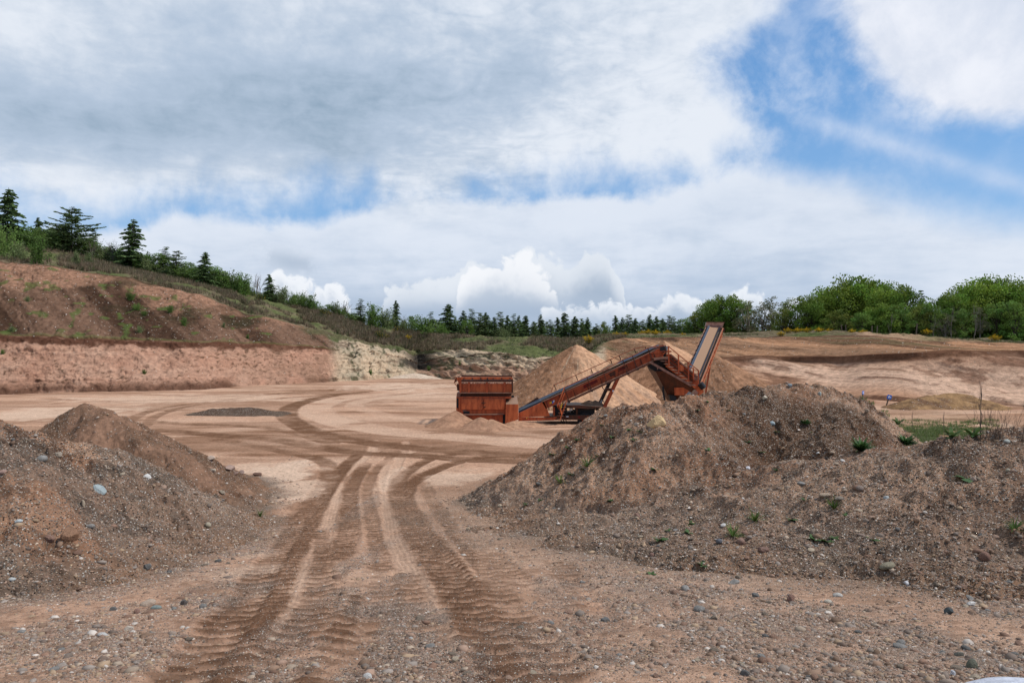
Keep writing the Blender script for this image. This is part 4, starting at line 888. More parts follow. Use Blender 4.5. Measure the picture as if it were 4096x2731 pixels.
fr = rails('far_handrail', [((155, 795), (190, 885)), ((520, 630), (552, 712)), ((775, 515), (805, 595)), ((1110, 365), (1137, 440)), ((1258, 297), (1285, 372)), ((1510, 183), (1540, 258)), ((1700, 145), (1706, 190))], Yb + .35, mid=False)
part(MB().bar(Z2(150, 795, Yb + .35), Z2(105, 915, Yb + .35), .035), 'stay', M_red, fr)
# head pulley and head platform
hd = part(MB().tube([Z2(2005, 190, Ya - .1), Z2(2005, 190, Ya - .1)[:1] + (Yb + .1,) + Z2(2005, 190, Ya - .1)[2:]], .2, 16), 'head_pulley', M_black)
part(MB().prism(xz(Z2, [(1975, 195), (2050, 150), (2060, 320), (1960, 330)], Ya), Ya + .1, Yb), 'head_guard', M_black, hd)
part(MB().prism(xz(Z2, [(1985, 240), (2020, 250), (2015, 225), (2048, 215), (2052, 238), (2000, 285)], Ya), Ya - .05, Ya + .09), 'scraper', M_red2, hd)
part(MB().prism(xz(Z2, [(1820, 340), (2060, 318), (2070, 352), (1825, 375)], Ya), Ya - .5, Ya + .1), 'head_platform', M_edge, hd)
part(MB().prism(xz(Z2, [(2060, 215), (2143, 215), (2143, 243), (2060, 240)], Ya), Ya, Ya + .12), 'projecting_beam', M_red, hd)
# upright plates over the head (sheet-metal hoods)
part(MB().prism(xz(Z2, [(1745, 190), (1880, 118), (1890, 135), (1750, 215)], Yb), Yb - .1, Yb - .04), 'hood_plate', M_red2, hd)
part(MB().prism(xz(Z2, [(1790, 225), (1960, 118), (1985, 125), (1970, 160), (1800, 250)], Ya), Ya + .08, Ya + .14), 'hood_plate', M_edge, hd)
part(MB().prism(xz(Z3, [(268, 640), (285, 580), (300, 562), (330, 575), (315, 640), (300, 700)]), 43.9, 44.5), 'chute_lip', M_steel, hd)
# support legs with hydraulic rams
lg = MB(); lg.bar(Z2(1255, 640, Ya + .1), Z2(965, 1260, Ya + .1), .26, .2); l1 = part(lg, 'support_leg', M_red)
lg = MB(); lg.bar(Z2(1120, 700, Yb - .2), Z2(870, 1230, Yb - .2), .22, .2); l2 = part(lg, 'support_leg', M_rustd)
part(MB().bar(Z2(1020, 868, Ya + .25), Z2(1160, 880, Ya + .25), .3, .16), 'cross_member', M_rustd)
part(MB().tube([Z2(1135, 690, Ya + .5), Z2(960, 1060, Ya + .5)], .06), 'hydraulic_ram', M_black, l2)
part(MB().tube([Z2(970, 1050, Ya + .5), Z2(925, 1150, Ya + .5)], .07), 'ram_rod', M_steel, l2)
part(MB().prism(xz(Z2, [(1138, 885), (1158, 880), (1160, 905), (1140, 912)], Ya), Ya - .12, Ya - .04), 'sticker', M_white, l1)
# ladder at the tail
la = MB(); A0, A1 = Z2(375, 1045, 43.25), Z2(250, 1390, 43.25); Bq0, Bq1 = Z2(325, 1040, 43.75), Z2(215, 1385, 43.75)
la.bar(A0, A1, .16, .05); la.bar(Bq0, Bq1, .12, .05); ld = part(la, 'ladder', M_red2)
for i in range(7):
    t = .1 + i * .14; p, q = Vector(A0).lerp(Vector(A1), t), Vector(Bq0).lerp(Vector(Bq1), t)
    part(MB().bar(p, q, .26, .05), 'ladder_step', M_edge, ld)
hr = MB(); hr.tube([Z2(325, 845, 43.2), Z2(270, 1000, 43.1), Z2(205, 1150, 43.1), Z2(228, 1205, 43.1), Z2(245, 1150, 43.1), Z2(335, 930, 43.2)], .03, 6); part(hr, 'grab_rail', M_red2, ld)
part(MB().tube([Z2(225, 1120, 43.15), Z2(262, 1215, 43.15), Z2(280, 1290, 43.15)], .04, 6), 'ladder_brace', M_red2, ld)
part(MB().tube([Z2(292, 1110, 43.1), Z2(268, 1160, 43.1), Z2(275, 1180, 43.1), Z2(262, 1190, 43.1)], .03, 6), 'yellow_strap', M_yellow, ld)
# chassis, engine bay and dirty canopy
chs = part(MB().prism(xz(Z2, [(0, 1325), (750, 1305), (760, 1375), (560, 1388), (0, 1392)], Ya), Ya + .02, Yb + .6), 'chassis', M_rustd)
part(MB().prism(xz(Z2, [(380, 1308), (1000, 1306), (1000, 1380), (380, 1384)], Ya), Ya - .1, Ya + .02), 'chassis_rail', M_rustd, chs)
part(MB().prism(xz(Z2, [(355, 1322), (395, 1320), (395, 1334), (355, 1336)], Ya), Ya - .13, Ya - .1), 'reflector', M_white, chs)
part(MB().tube([Z2(578, 1340, Ya - .13), Z2(578, 1340, Ya - .10)], .07, 10), 'reflector', M_letter, chs)
part(MB().tube([Z2(732, 1345, Ya - .13), Z2(732, 1345, Ya - .10)], .05, 10), 'reflector', M_red2, chs)
eng = MB()
eng.prism(xz(Z2, [(150, 1150), (520, 1150), (520, 1190), (380, 1195), (380, 1310), (165, 1310)], Ya), Ya + .3, Yb + .5)
eng.prism(xz(Z2, [(560, 1195), (860, 1185), (850, 1310), (540, 1310), (540, 1270)], Ya), Ya + .3, Yb + .5)
eng.prism(xz(Z2, [(380, 1280), (560, 1270), (560, 1310), (380, 1310)], Ya), Ya + .3, Yb + .5)
en = part(eng, 'engine', M_black)
part(MB().tube([Z2(442, 1180, Ya + .25), Z2(442, 1225, Ya + .25)], .11, 12), 'filter', M_white, en)
b = MB(); c3 = [Z2(455, 1280, Ya + .3), Z2(462, 1235, Ya + .3), Z2(478, 1212, Ya + .3), Z2(500, 1215, Ya + .3), Z2(505, 1270, Ya + .3)]; b.tube(c3, .07, 8); part(b, 'exhaust_pipe', M_black, en)
part(MB().bar(Z2(540, 1175, Ya + .1), Z2(535, 1310, Ya + .1), .1), 'engine_post', M_rustd, en)
part(MB().bar(Z2(152, 1170, Ya + .1), Z2(150, 1310, Ya + .1), .12), 'engine_post', M_red, en)
cp = MB(); cp.prism(xz(Z2, [(365, 1135), (560, 1128), (945, 1158), (730, 1195), (560, 1180), (365, 1160)], Ya), Ya - .3, Yb + .6); cpy = part(cp, 'canopy', M_rustd)
for x, y, rx, rz in ((745, 1140, 1.0, .62), (850, 1142, .95, .62), (620, 1140, 1.0, .25)):
    q_ = Z2(x, y, Ya + .6); part(lump(q_[0], Ya + .55, q_[2] - .12, rx, .8, rz * .75, 5 + x), 'sand_on_canopy', M_sandwet, cpy, smooth=True)
for cx_ in (585, 600):
    q_ = W(cx_, 417.5, Ya + .4)
    wh = part(MB().tube([(q_[0], Ya + .1, q_[2] - .1), (q_[0], Ya + .45, q_[2] - .1)], .5, 24), 'wheel', M_black)
    part(MB().tube([(q_[0], Ya + .07, q_[2] - .1), (q_[0], Ya + .12, q_[2] - .1)], .24, 16), 'wheel_rim', M_red, wh)
for l in ([(960, 780), (975, 840), (1010, 888)], [(1560, 490), (1620, 508), (1690, 488)], [(1540, 500), (1640, 500), (1700, 478)], [(985, 1060), (1010, 1110), (960, 1160)], [(270, 1390), (300, 1440)], [(305, 1380), (350, 1470)], [(330, 1300), (380, 1480), (395, 1510)]):
    part(MB().tube([Z2(x, y, Ya + .3) for x, y in l], .028, 6), 'hose', M_black)
# --- screen box coming down on the right, stairs beside it
Ys0, Ys1 = 43.5, 45.3
sb = part(MB().prism(xz(Z3, [(283, 700), (350, 697), (825, 1092), (830, 1290), (590, 1180), (275, 880)], Ys0), Ys0 + .15, Ys1), 'screen_box', M_red)
part(MB().bar(Z3(345, 700, Ys0 + .1), Z3(822, 1094, Ys0 + .1), .1, .09), 'screen_top_rail', M_edge, sb)
part(MB().bar(Z3(300, 735, Ys0 + .1), Z3(760, 1120, Ys0 + .1), .07, .06), 'screen_rib', M_rustd, sb)
part(MB().bar(Z3(285, 790, Ys0 + .1), Z3(720, 1150, Ys0 + .1), .09, .09), 'screen_rib', M_rustd, sb)
part(MB().bar(Z3(275, 885, Ys0 + .08), Z3(830, 1300, Ys0 + .08), .12, .2), 'screen_bottom_rail', M_red2, sb)
for x, y in ((380, 775), (440, 825), (500, 830), (560, 925), (620, 930), (690, 990)): part(MB().tube([Z3(x, y, Ys0 + .15), Z3(x, y, Ys0 + .08)], .035, 8), 'bolt', M_black, sb)
q_ = Z3(530, 940, Ys0); part(MB().tube([(q_[0], Ys0 - .02, q_[2]), (q_[0], Ys0 + .15, q_[2])], .17, 20), 'drive_cover', M_red2, sb)
part(MB().prism(xz(Z3, [(500, 955), (565, 955), (575, 980), (540, 990), (505, 975)], Ys0), Ys0 + .0, Ys0 + .14), 'drive_guard', M_red2, sb)
for a_, c_ in (((310, 700), (322, 890)), ((560, 900), (470, 870))): part(MB().bar(Z3(*a_, Ys0 + .08), Z3(*c_, Ys0 + .08), .06), 'screen_brace', M_red2, sb)
st_ = MB(); st_.bar(Z3(0, 832, 43.0), Z3(560, 1150, 43.0), .10, .14); st_.bar(Z3(560, 1150, 43.0), Z3(700, 1230, 43.0), .1, .14)
stairs = part(st_, 'stair', M_edge)
for i in range(9):
    x, y = 205 + i * 62, 815 + i * 51; q_ = Z3(x, y, 43.0); part(MB().box(q_[0] - .05, q_[0] + .28, 42.95, 43.55, q_[2] - .03, q_[2] + .01), 'stair_tread', M_edge, stairs)
part(MB().bar(Z3(128, 905, 42.95), Z3(128, 960, 42.95), .05), 'stair_hanger', M_edge, stairs)
hr = MB(); tops = [(312, 565), (480, 705), (645, 838), (820, 970)]
for p, q in zip(tops[:-1], tops[1:]): hr.bar(Z3(*p, 42.95), Z3(*q, 42.95), .05)
hr.bar(Z3(485, 795, 42.95), Z3(640, 832, 42.95), .04); hr.bar(Z3(735, 968, 42.95), Z3(820, 975, 42.95), .04); hr.bar(Z3(735, 1028, 42.95), Z3(820, 1035, 42.95), .04); hr.bar(Z3(632, 932, 42.95), Z3(735, 935, 42.95), .06)
hro = part(hr, 'stair_handrail', M_red)
for a_, c_ in (((312, 562), (322, 890)), ((480, 705), (488, 1030)), ((645, 838), (655, 1165)), ((735, 932), (735, 1132)), ((820, 970), (820, 1205))): part(MB().bar(Z3(*a_, 42.95), Z3(*c_, 42.95), .07), 'rail_post', M_red, hro)
part(MB().prism(xz(Z3, [(738, 1075), (820, 1090), (820, 1140), (738, 1130)], 43.2), 43.1, 43.5), 'landing', M_edge, stairs)
# collecting bin under the screen box, tapering to a dark outlet
bt = [Z3(100, 1000, 43.9), Z3(760, 1330, 43.9)]
def P3(x, y, Yd): return Z3(x, y, Yd)
b = MB(); A_ = [P3(95, 985, 43.8), P3(270, 985, 43.55), P3(720, 1240, 43.55), P3(860, 1345, 43.9)]; B_ = [P3(345, 1495, 44.4), P3(420, 1400, 44.1), P3(545, 1500, 44.1), P3(640, 1450, 44.4)]
Ab = [(x, 46.0, z) for x, y, z in A_]; Bb = [(x, 45.4, z) for x, y, z in B_]
b.add([A_[0], A_[1], B_[1], B_[0]], [(0, 3, 2, 1)]); b.add([A_[1], A_[2], B_[2], B_[1]], [(0, 3, 2, 1)]); b.add([A_[2], A_[3], B_[3], B_[2]], [(0, 3, 2, 1)])
b.add([A_[0], Ab[0], Bb[0], B_[0]], [(0, 1, 2, 3)]); b.add([A_[3], Ab[3], Bb[3], B_[3]], [(0, 3, 2, 1)]); b.add(Ab + Bb[::-1], [tuple(range(8))])
bn = part(b, 'collecting_bin', M_rustd)
part(MB().prism(xz(Z3, [(412, 1262), (690, 1262), (640, 1390), (420, 1395)], 43.72), 43.72, 43.80), 'bin_panel', M_red2, bn)
part(MB().prism(xz(Z3, [(322, 1388), (428, 1398), (460, 1495), (352, 1490)], 43.9), 43.86, 44.3), 'bin_outlet', M_black, bn)
b = MB(); b.prism(xz(Z3, [(-10, 815), (270, 770), (275, 880), (600, 1185), (830, 1295), (700, 1240), (560, 1165), (100, 1005)], 44), 44.0, 46.0); part(b, 'under_screen_shade', M_black)  # black fill standing in for the shadow between conveyor head and bin
part(MB().prism(xz(Z3, [(-60, 860), (0, 820), (270, 985), (105, 1005), (-20, 925)], 44), 43.95, 44.1), 'underside_shade', M_black)  # black sheet added for the shadow under the conveyor head
for dx_ in (0, 10, 18): part(MB().tube([Z3(212 + dx_, 1240, 43.8), Z3(215 + dx_, 1330, 43.8), Z3(240 + dx_, 1480, 43.8)], .03, 6), 'hose', M_black)
# foot of the tail belt and the black roll beside it
part(MB().prism(xz(Z3, [(825, 1205), (880, 1250), (905, 1340), (850, 1380), (770, 1300)], 43.6), 43.5, 44.6), 'belt_foot', M_red2)
part(MB().tube([Z3(850, 1195, 43.4), Z3(910, 1270, 43.4)], .2, 12), 'rubber_roll', M_black)
part(MB().prism(xz(Z3, [(555, 1455), (650, 1330), (668, 1350), (640, 1395), (600, 1440)], 42), 41.5, 42), 'loose_plate', M_steel)
part(MB().prism(xz(Z3, [(682, 1368), (748, 1295), (795, 1352), (740, 1370)], 42), 41.6, 42), 'loose_plate', M_edge)
# --- steep tail belt rising away to the right
Cb, Ct = Vector(W(650 + 705 / 16.95, 312.5 + 1150 / 16.95, 44.6)), Vector(W(650 + 1092 / 16.95, 312.5 + 248 / 16.95, 51.0))
ax = (Ct - Cb); L_ = ax.length; axn = ax.normalized(); sdv = Vector((1, -.16, 0)); sdv = (sdv - axn * sdv.dot(axn)).normalized(); upv = sdv.cross(axn).normalized()
if upv.z < 0: upv = -upv
def TB_(s, a, u): return tuple(Cb + axn * (s * L_) + sdv * a + upv * u)
tb = MB(); hw = .44
tb.add([TB_(0, -hw, .16), TB_(1, -hw, .16), TB_(1, -.27, 0), TB_(0, -.27, 0), TB_(1, .27, 0), TB_(0, .27, 0), TB_(1, hw, .16), TB_(0, hw, .16)], [(0, 1, 2, 3), (3, 2, 4, 5), (5, 4, 6, 7)])
tbo = part(tb, 'tail_conveyor_belt', M_belt)
part(MB().add([TB_(0, -.27, .006), TB_(1, -.27, .006), TB_(1, .25, .006), TB_(0, .25, .006), TB_(0, -.33, .055), TB_(1, -.33, .055), TB_(0, .30, .055), TB_(1, .30, .055)], [(0, 1, 2, 3), (4, 5, 1, 0), (3, 2, 7, 6)]), 'sand_film', M_sandbelt, tbo)
for sgn in (-1, 1):
    tr = MB(); a_ = sgn * (hw + .16)
    tr.bar(TB_(-.12, a_, -.05), TB_(1.02, a_, -.05), .07); tr.bar(TB_(-.12, a_, -.55), TB_(1.0, a_, -.55), .06)
    for i in range(15):
        s0, s1 = -.1 + i * .075, -.1 + (i + 1) * .075
        tr.bar(TB_(s0, a_, -.05), TB_(s1 if i % 2 else s0, a_, -.55), .04); tr.bar(TB_(s0, a_, -.55 if i % 2 else -.05), TB_(s1, a_, -.05 if i % 2 else -.55), .04)
    part(tr, 'tail_truss', M_red2 if sgn > 0 else M_red)
for i in range(12):
    s = .03 + i * .083; q1, q2 = TB_(s, -hw - .12, .0), TB_(s, -hw - .02, .2)
    part(MB().add([TB_(s - .02, -hw - .14, -.04), TB_(s + .02, -hw - .14, -.04), TB_(s, -hw - .03, .24), TB_(s - .02, -hw - .02, -.04), TB_(s + .02, -hw - .02, -.04)], [(0, 2, 1), (0, 3, 2), (1, 2, 4), (3, 4, 2), (0, 1, 4, 3)]), 'idler_bracket', M_black, tbo)
part(MB().add([TB_(0, -hw - .01, -.3), TB_(1, -hw - .01, -.3), TB_(1, -hw - .01, .14), TB_(0, -hw - .01, .14)], [(0, 1, 2, 3)]).add([TB_(-.08, hw + .03, -.4), TB_(.97, hw + .03, -.3), TB_(.97, hw + .03, .13), TB_(-.08, hw + .03, .13)], [(0, 1, 2, 3)]), 'belt_skirt', M_black, tbo)
hb = MB(); q = [TB_(1.0, -hw - .25, -.1), TB_(1.0, hw + .2, -.1)]
x0, x1, yy, z0 = q[0][0] - .02, q[1][0] + .02, q[0][1] - .15, TB_(1.0, 0, 0)[2] - .02
hb.hexa([(x0, yy, z0 + .05), (x1, yy - .1, z0), (x1 + .22, yy + .9, z0), (x0 + .2, yy + .9, z0 + .05), (x0 + .12, yy + .1, z0 + .42), (x1 + .18, yy, z0 + .40), (x1 + .24, yy + .9, z0 + .42), (x0 + .3, yy + .9, z0 + .44)])
hbo = part(hb, 'head_box', M_edge)
part(MB().box(x1 - .02, x1 + .18, yy - .05, yy + .5, z0 - .30, z0 + .02), 'head_side_plate', M_rustd, hbo)
part(MB().bar((x0 + .1, yy - .02, z0 + .44), (x1 + .2, yy - .1, z0 + .42), .05), 'head_box_rim', M_rustd, hbo)
part(MB().box(x0 - .4, x0, yy + .2, yy + .3, z0 - .12, z0 - .04).box(x0 - .3, x0 - .1, yy + .1, yy + .3, z0 - .25, z0 - .1), 'drive_motor', M_black, hbo)
for a_ in (-.5, .5):
    p, q = TB_(.52, a_, -.55), Vector(TB_(.30, a_, -.55)); part(MB().bar(p, (q.x + .15, q.y + 1.6, -5.3), .1), 'tail_leg', M_red)
part(MB().bar(TB_(.28, -.5, -1.0), TB_(.28, .5, -1.0), .07), 'tail_cross_member', M_rustd)

# ------------------------------------------------------------------ arrow signs
def arrow_sign(px, py_b, py_t, Yd, w_, h_, tilt, label, turn):
    zb = float(surf(np.array([(px - CX) / F * Yd]), np.array([Yd]))[0][0]); base = np.array([(px - CX) / F * Yd, Yd, min(zb, (CY - py_b) / F * Yd)])
    top = (CY - py_t) / F * Yd; t = empty('arrow_sign', tuple(base), label, 'sign'); Lh = top - base[2]
    def bld(mb, name, mat, par, **k): return mb.build(name, mat, par, (0, 0, 0), **k)
    bld(MB().box(-.04, .04, -.035, .035, -.4, Lh - h_ * .25), 'post', M_wood, t)
    z0, z1 = Lh - h_, Lh
    r = .06; P_ = [(-w_ / 2 + r, z0), (w_ / 2 - r, z0), (w_ / 2, z0 + r), (w_ / 2, z1 - r), (w_ / 2 - r, z1), (-w_ / 2 + r, z1), (-w_ / 2, z1 - r), (-w_ / 2, z0 + r)]
    pn = bld(MB().prism(P_, -.06, -.04), 'panel', M_blue, t); cz = (z0 + z1) / 2; u = w_ * .36
    # arrow pointing left
    A = [(-u, 0), (-u * .1, u), (u * .32, u), (-u * .30, u * .28), (u, u * .28), (u, -u * .28), (-u * .30, -u * .28), (u * .32, -u), (-u * .1, -u)]
    bld(MB().prism([(x, cz + z) for x, z in A], -.068, -.0605), 'arrow', M_white, pn)
    t.rotation_euler = (0, tilt, turn)
arrow_sign(886.3, 403.3, 393.8, 56, .37, .37, math.radians(17), 'blue sign with a white arrow pointing left, leaning over on its post', 0)
arrow_sign(862.4, 397.4, 390.3, 60, .32, .32, math.radians(2), 'narrow upright blue sign with a white arrow, turned away on a short post', math.radians(36))

# ------------------------------------------------------------------ trees: one prototype of each kind, then copies
LEAFC = {}
def quads(centers, dirs, size, wid, cols, rngs, bend=.0):
    """leaf-like kites: n x 4 verts"""
    n = len(centers); d = dirs / (np.linalg.norm(dirs, axis=1, keepdims=True) + 1e-9)
    r = rngs.normal(size=(n, 3)); s = np.cross(d, r); s /= (np.linalg.norm(s, axis=1, keepdims=True) + 1e-9)
    size = np.broadcast_to(size, n)[:, None]; wid = np.broadcast_to(wid, n)[:, None]
    v = np.stack([centers - d * size * .5, centers + s * wid * .5, centers + d * size * .5, centers - s * wid * .5], 1).reshape(-1, 3)
    return v, np.arange(4 * n).reshape(n, 4), np.repeat(cols, 4, 0)
def join_np(parts_):
    V_, F_, C_ = [], [], []; o = 0
    for v, f, c_ in parts_:
        V_.append(v); F_.append(f + o); C_.append(c_); o += len(v)
    return np.concatenate(V_), np.concatenate(F_), np.concatenate(C_)
def limb(P, r0, r1, n=5, col=(.06, .045, .035)):
    P = np.array(P, float); m = len(P); rr = np.linspace(r0, r1, m); V_ = []
    for i in range(m):
        d = P[min(i + 1, m - 1)] - P[max(i - 1, 0)]; d /= np.linalg.norm(d) + 1e-9
        u = np.cross(d, [.3, .2, .93] if abs(d[2]) < .9 else [1, 0, 0]); u /= np.linalg.norm(u); w_ = np.cross(d, u)
        a = np.arange(n) * 2 * np.pi / n; V_.append(P[i] + rr[i] * (np.cos(a)[:, None] * u + np.sin(a)[:, None] * w_))
    f = [(i * n + k, i * n + (k + 1) % n, (i + 1) * n + (k + 1) % n, (i + 1) * n + k) for i in range(m - 1) for k in range(n)]
    return np.concatenate(V_), np.array(f), np.tile(np.array(col, float), (m * n, 1))
def proto_pair(name, crown, trunk):
    cm = mesh_np(name + '_crown', *crown[:2], cols=crown[2], smooth=False) if crown else None
    tm = mesh_np(name + '_trunk', *trunk[:2], cols=trunk[2])
    if cm: cm.materials.append(M_leaf)
    tm.materials.append(M_bark)
    return cm, tm
def spruce(seed, h=10., r=2.2, lean=0.0, droop=.1, dens=1.0, open_=0.0, col=(.080, .125, .042), ragged=.2, upsweep=0.0, first=.08):
    g = np.random.default_rng(seed); T = [limb([(0, 0, -.5), (lean * .3, 0, h * .5), (lean, 0, h * .98)], .17, .02)]; L = []
    z = h * first
    while z < h * .97:
        t = z / h; n = g.integers(4, 7); rad = (r * (1 - t) ** (.75 if not open_ else .55) + .12) * g.uniform(.72, 1.18)
        for k in range(n):
            a = g.uniform(0, 2 * np.pi); l = rad * g.uniform(1 - ragged * 1.6, 1 + ragged) * (1 if g.random() > open_ * .5 else .45)
            if l < .15: continue
            base = np.array([lean * t ** 2, 0, z + h * g.uniform(-.025, .025) * (1 - t)]); tip = base + np.array([math.cos(a) * l, math.sin(a) * l, l * (upsweep + g.uniform(-.25, .1) - droop)])
            mid = (base + tip) / 2 + np.array([0, 0, l * (.08 - upsweep * .25)])
            if l > .5: T.append(limb([base, mid, tip], .035, .01, 3))
            m = max(6, int(l * 26 * dens)); s = g.uniform(.12, 1.03, m)[:, None]
            c_ = (1 - s) ** 2 * base + 2 * s * (1 - s) * mid + s * s * tip
            side = np.array([-math.sin(a), math.cos(a), 0]); off = g.normal(0, 1, (m, 1)) * (.12 + .22 * (1 - s) * l); c_ = c_ + side * off + np.array([0, 0, -1]) * np.abs(g.normal(0, .07, (m, 1)))
            d = (tip - base) / l + side * np.sign(off) * .7 + g.normal(0, .25, (m, 3)) + np.array([0, 0, -.15])
            cc_ = np.array(col) * g.uniform(.6, 1.35, (m, 1)) * (1 + .5 * (s > .8))
            L.append(quads(c_, d, g.uniform(.30, .58, m), g.uniform(.13, .24, m), cc_, g))
        z += h * .027 * g.uniform(.7, 1.3) * (1 + open_ * 1.1)
    return join_np(L), join_np(T)
def broad(seed, h=9., w_=4.2, base=.18, col=(.15, .23, .030), n_cl=46, leaves=95, leafs=.26, bark=(.05, .04, .03), sparse=0.0, flat=.8):
    g = np.random.default_rng(seed); T = [limb([(0, 0, -.5), (.1, .05, h * .3), (g.normal(0, .2), 0, h * .62)], .022 * h, .009 * h, 7, bark)]; L = []
    cs = []
    while len(cs) < n_cl:
        p = g.uniform(-1, 1, 3)
        if np.linalg.norm(p) > 1 or np.linalg.norm(p) < .35: continue
        zc = p[2] * .5 + .5; rr = w_ * (1 - .30 * abs(p[2]) ** 3)
        cs.append(np.array([p[0] * rr * .95, p[1] * rr * .95, h * (base + (1 - base) * (zc * .90 + .03))]))
    for c_ in cs:
        if g.random() < .6: 
            st = np.array([0, 0, h * g.uniform(.15, .5)]); T.append(limb([st, (st + c_) / 2 + np.array([0, 0, -.05 * h]), c_], .008 * h, .0025 * h, 4, bark))
        R_ = g.uniform(.16, .27) * w_; m = int(leaves * g.uniform(.7, 1.3) * (1 - sparse))
        d = g.normal(size=(m, 3)); d /= np.linalg.norm(d, axis=1, keepdims=True); rr = g.uniform(.25, 1, (m, 1)) ** .45
        p = c_ + d * rr * R_ * np.array([1.15, 1.15, flat]) * (1 + .10 * g.normal(size=(m, 1)))
        tone = g.uniform(.75, 1.25); cc_ = np.array(col) * tone * g.uniform(.7, 1.3, (m, 1)) * np.array([g.uniform(.85, 1.2), 1, 1])
        L.append(quads(p, d * .5 + g.normal(0, .6, (m, 3)), g.uniform(.8, 1.3, m) * leafs, g.uniform(.5, .8, m) * leafs, cc_, g))
    return join_np(L), join_np(T)
def bare(seed, h=5., col=(.13, .11, .085), leaf=None, spread=.35, stems=3, lvl=4, rad=.016):
    g = np.random.default_rng(seed); T, tips = [], []
    def grow(p, d, l, r_, k):
        d = d / np.linalg.norm(d); q = p + d * l; mid = (p + q) / 2 + g.normal(0, .05 * l, 3); T.append(limb([p, mid, q], r_, r_ * .6, 3 if k < 3 else 4, col))
        if k == 0: tips.append(q); return
        for _ in range(g.integers(2, 4)): grow(p + (q - p) * g.uniform(.5, 1), d + g.normal(0, spread, 3) + np.array([0, 0, .12]), l * g.uniform(.5, .75), r_ * .55, k - 1)
    for _ in range(stems): grow(np.array([g.normal(0, .08 * h), g.normal(0, .08 * h), -.2]), np.array([g.normal(0, .22), g.normal(0, .22), 1]), h * .38, rad * h, lvl)
    cr = None
    if leaf:
        tp = np.array(tips); m = len(tp) * leaf[1]; p = tp[g.integers(0, len(tp), m)] + g.normal(0, .06 * h, (m, 3)) * .6
        cr = quads(p, g.normal(size=(m, 3)), g.uniform(.10, .18, m), g.uniform(.07, .12, m), np.array(leaf[0]) * g.uniform(.6, 1.4, (m, 1)), g)
    return cr, join_np(T)
def shrub(seed, h=2.6, w_=1.5, col=(.075, .12, .030), n=2600, upright=1.0, leafs=.16, flower=None):
    g = np.random.default_rng(seed); T, L = [], []; n_s = 22
    for _ in range(n_s):
        a = g.uniform(0, 6.28); l = h * g.uniform(.55, 1.02); sp_ = g.uniform(.1, 1) * w_
        q = np.array([math.cos(a) * sp_, math.sin(a) * sp_, l * (1 - .35 * (sp_ / w_) ** 2)]); b0 = np.array([math.cos(a), math.sin(a), 0]) * sp_ * .3 + [0, 0, -.2]; mid = (b0 + q) / 2 + np.array([0, 0, .12 * h])
        T.append(limb([b0, mid, q], .03, .008, 3)); m = n // n_s; s = g.uniform(.05, 1.05, m)[:, None]
        p = (1 - s) ** 2 * b0 + 2 * s * (1 - s) * mid + s * s * q + g.normal(0, .13 * w_, (m, 3)) * (1.1 - .5 * s)
        p[:, 2] = np.maximum(p[:, 2], .02)
        d = (q - b0) / l * upright + g.normal(0, .6, (m, 3)); c_ = np.array(col) * g.uniform(.6, 1.4, (m, 1))
        if flower is not None:
            fl_ = (g.random(m) < flower * (.4 + 1.2 * (p[:, 2] / h)))[:, None]; c_ = np.where(fl_, np.array([.62, .40, .012]) * g.uniform(.7, 1.2, (m, 1)), c_)
        L.append(quads(p, d, g.uniform(.7, 1.3, m) * leafs, g.uniform(.4, .7, m) * leafs, c_, g))
    return join_np(L), join_np(T)
PR = {}
def pr(k, hh, pair): PR[k] = (hh,) + proto_pair(k, *pair)
pr('spruce_a', 10, spruce(1, 10, 2.9, .2, ragged=.3)); pr('spruce_b', 10, spruce(2, 10, 2.6, -.25, ragged=.4)); pr('spruce_c', 10, spruce(3, 10, 3.3, .3, dens=1.1, ragged=.3))
pr('pine_a', 10, spruce(4, 10, 3.4, .5, open_=.6, ragged=.45, col=(.11, .15, .055), first=.14, droop=-.15)); pr('pine_b', 10, spruce(5, 10, 3.0, -.3, open_=.5, ragged=.4, col=(.095, .14, .048), first=.12, droop=-.1))
pr('wide', 10, spruce(6, 10, 6.4, .5, open_=.25, ragged=.40, dens=.9, col=(.072, .108, .036), upsweep=.22, droop=-.05, first=.12))
pr('beech_a', 10, broad(11, 10, 5.9, .04, n_cl=130, leaves=120, leafs=.33)); pr('beech_b', 10, broad(12, 10, 4.9, .04, n_cl=100, leaves=115, leafs=.30, col=(.125, .205, .030)))
pr('oak_a', 10, broad(13, 10, 4.0, .06, col=(.145, .19, .036), n_cl=60, leaves=95, leafs=.28)); pr('ash_a', 10, broad(14, 10, 3.3, .05, col=(.125, .21, .04), n_cl=52, leaves=100, leafs=.27))
pr('birch_a', 10, broad(15, 10, 2.6, .15, col=(.145, .150, .075), n_cl=40, leaves=60, leafs=.24, bark=(.22, .19, .16), sparse=.2))
pr('bush_a', 3, shrub(21, 3, 1.7, (.13, .20, .045), 3000)); pr('bush_b', 3, shrub(22, 3, 1.5, (.095, .165, .032), 2600)); pr('bush_c', 3, shrub(23, 3, 1.6, (.16, .20, .075), 2000))
pr('gorse', 1.5, shrub(24, 1.5, 1.0, (.045, .065, .018), 1500, .6, .11, .75)); pr('gorse_g', 1.5, shrub(25, 1.5, 1.0, (.05, .07, .02), 1500, .6, .11, .12))
pr('bare_a', 5, bare(31, 5, leaf=((.10, .13, .04), 2))); pr('bare_b', 5, bare(32, 5, (.15, .12, .10), None, stems=5)); pr('slim', 10, bare(33, 10, (.16, .14, .115), ((.09, .11, .04), 2), .3, 1, 5))
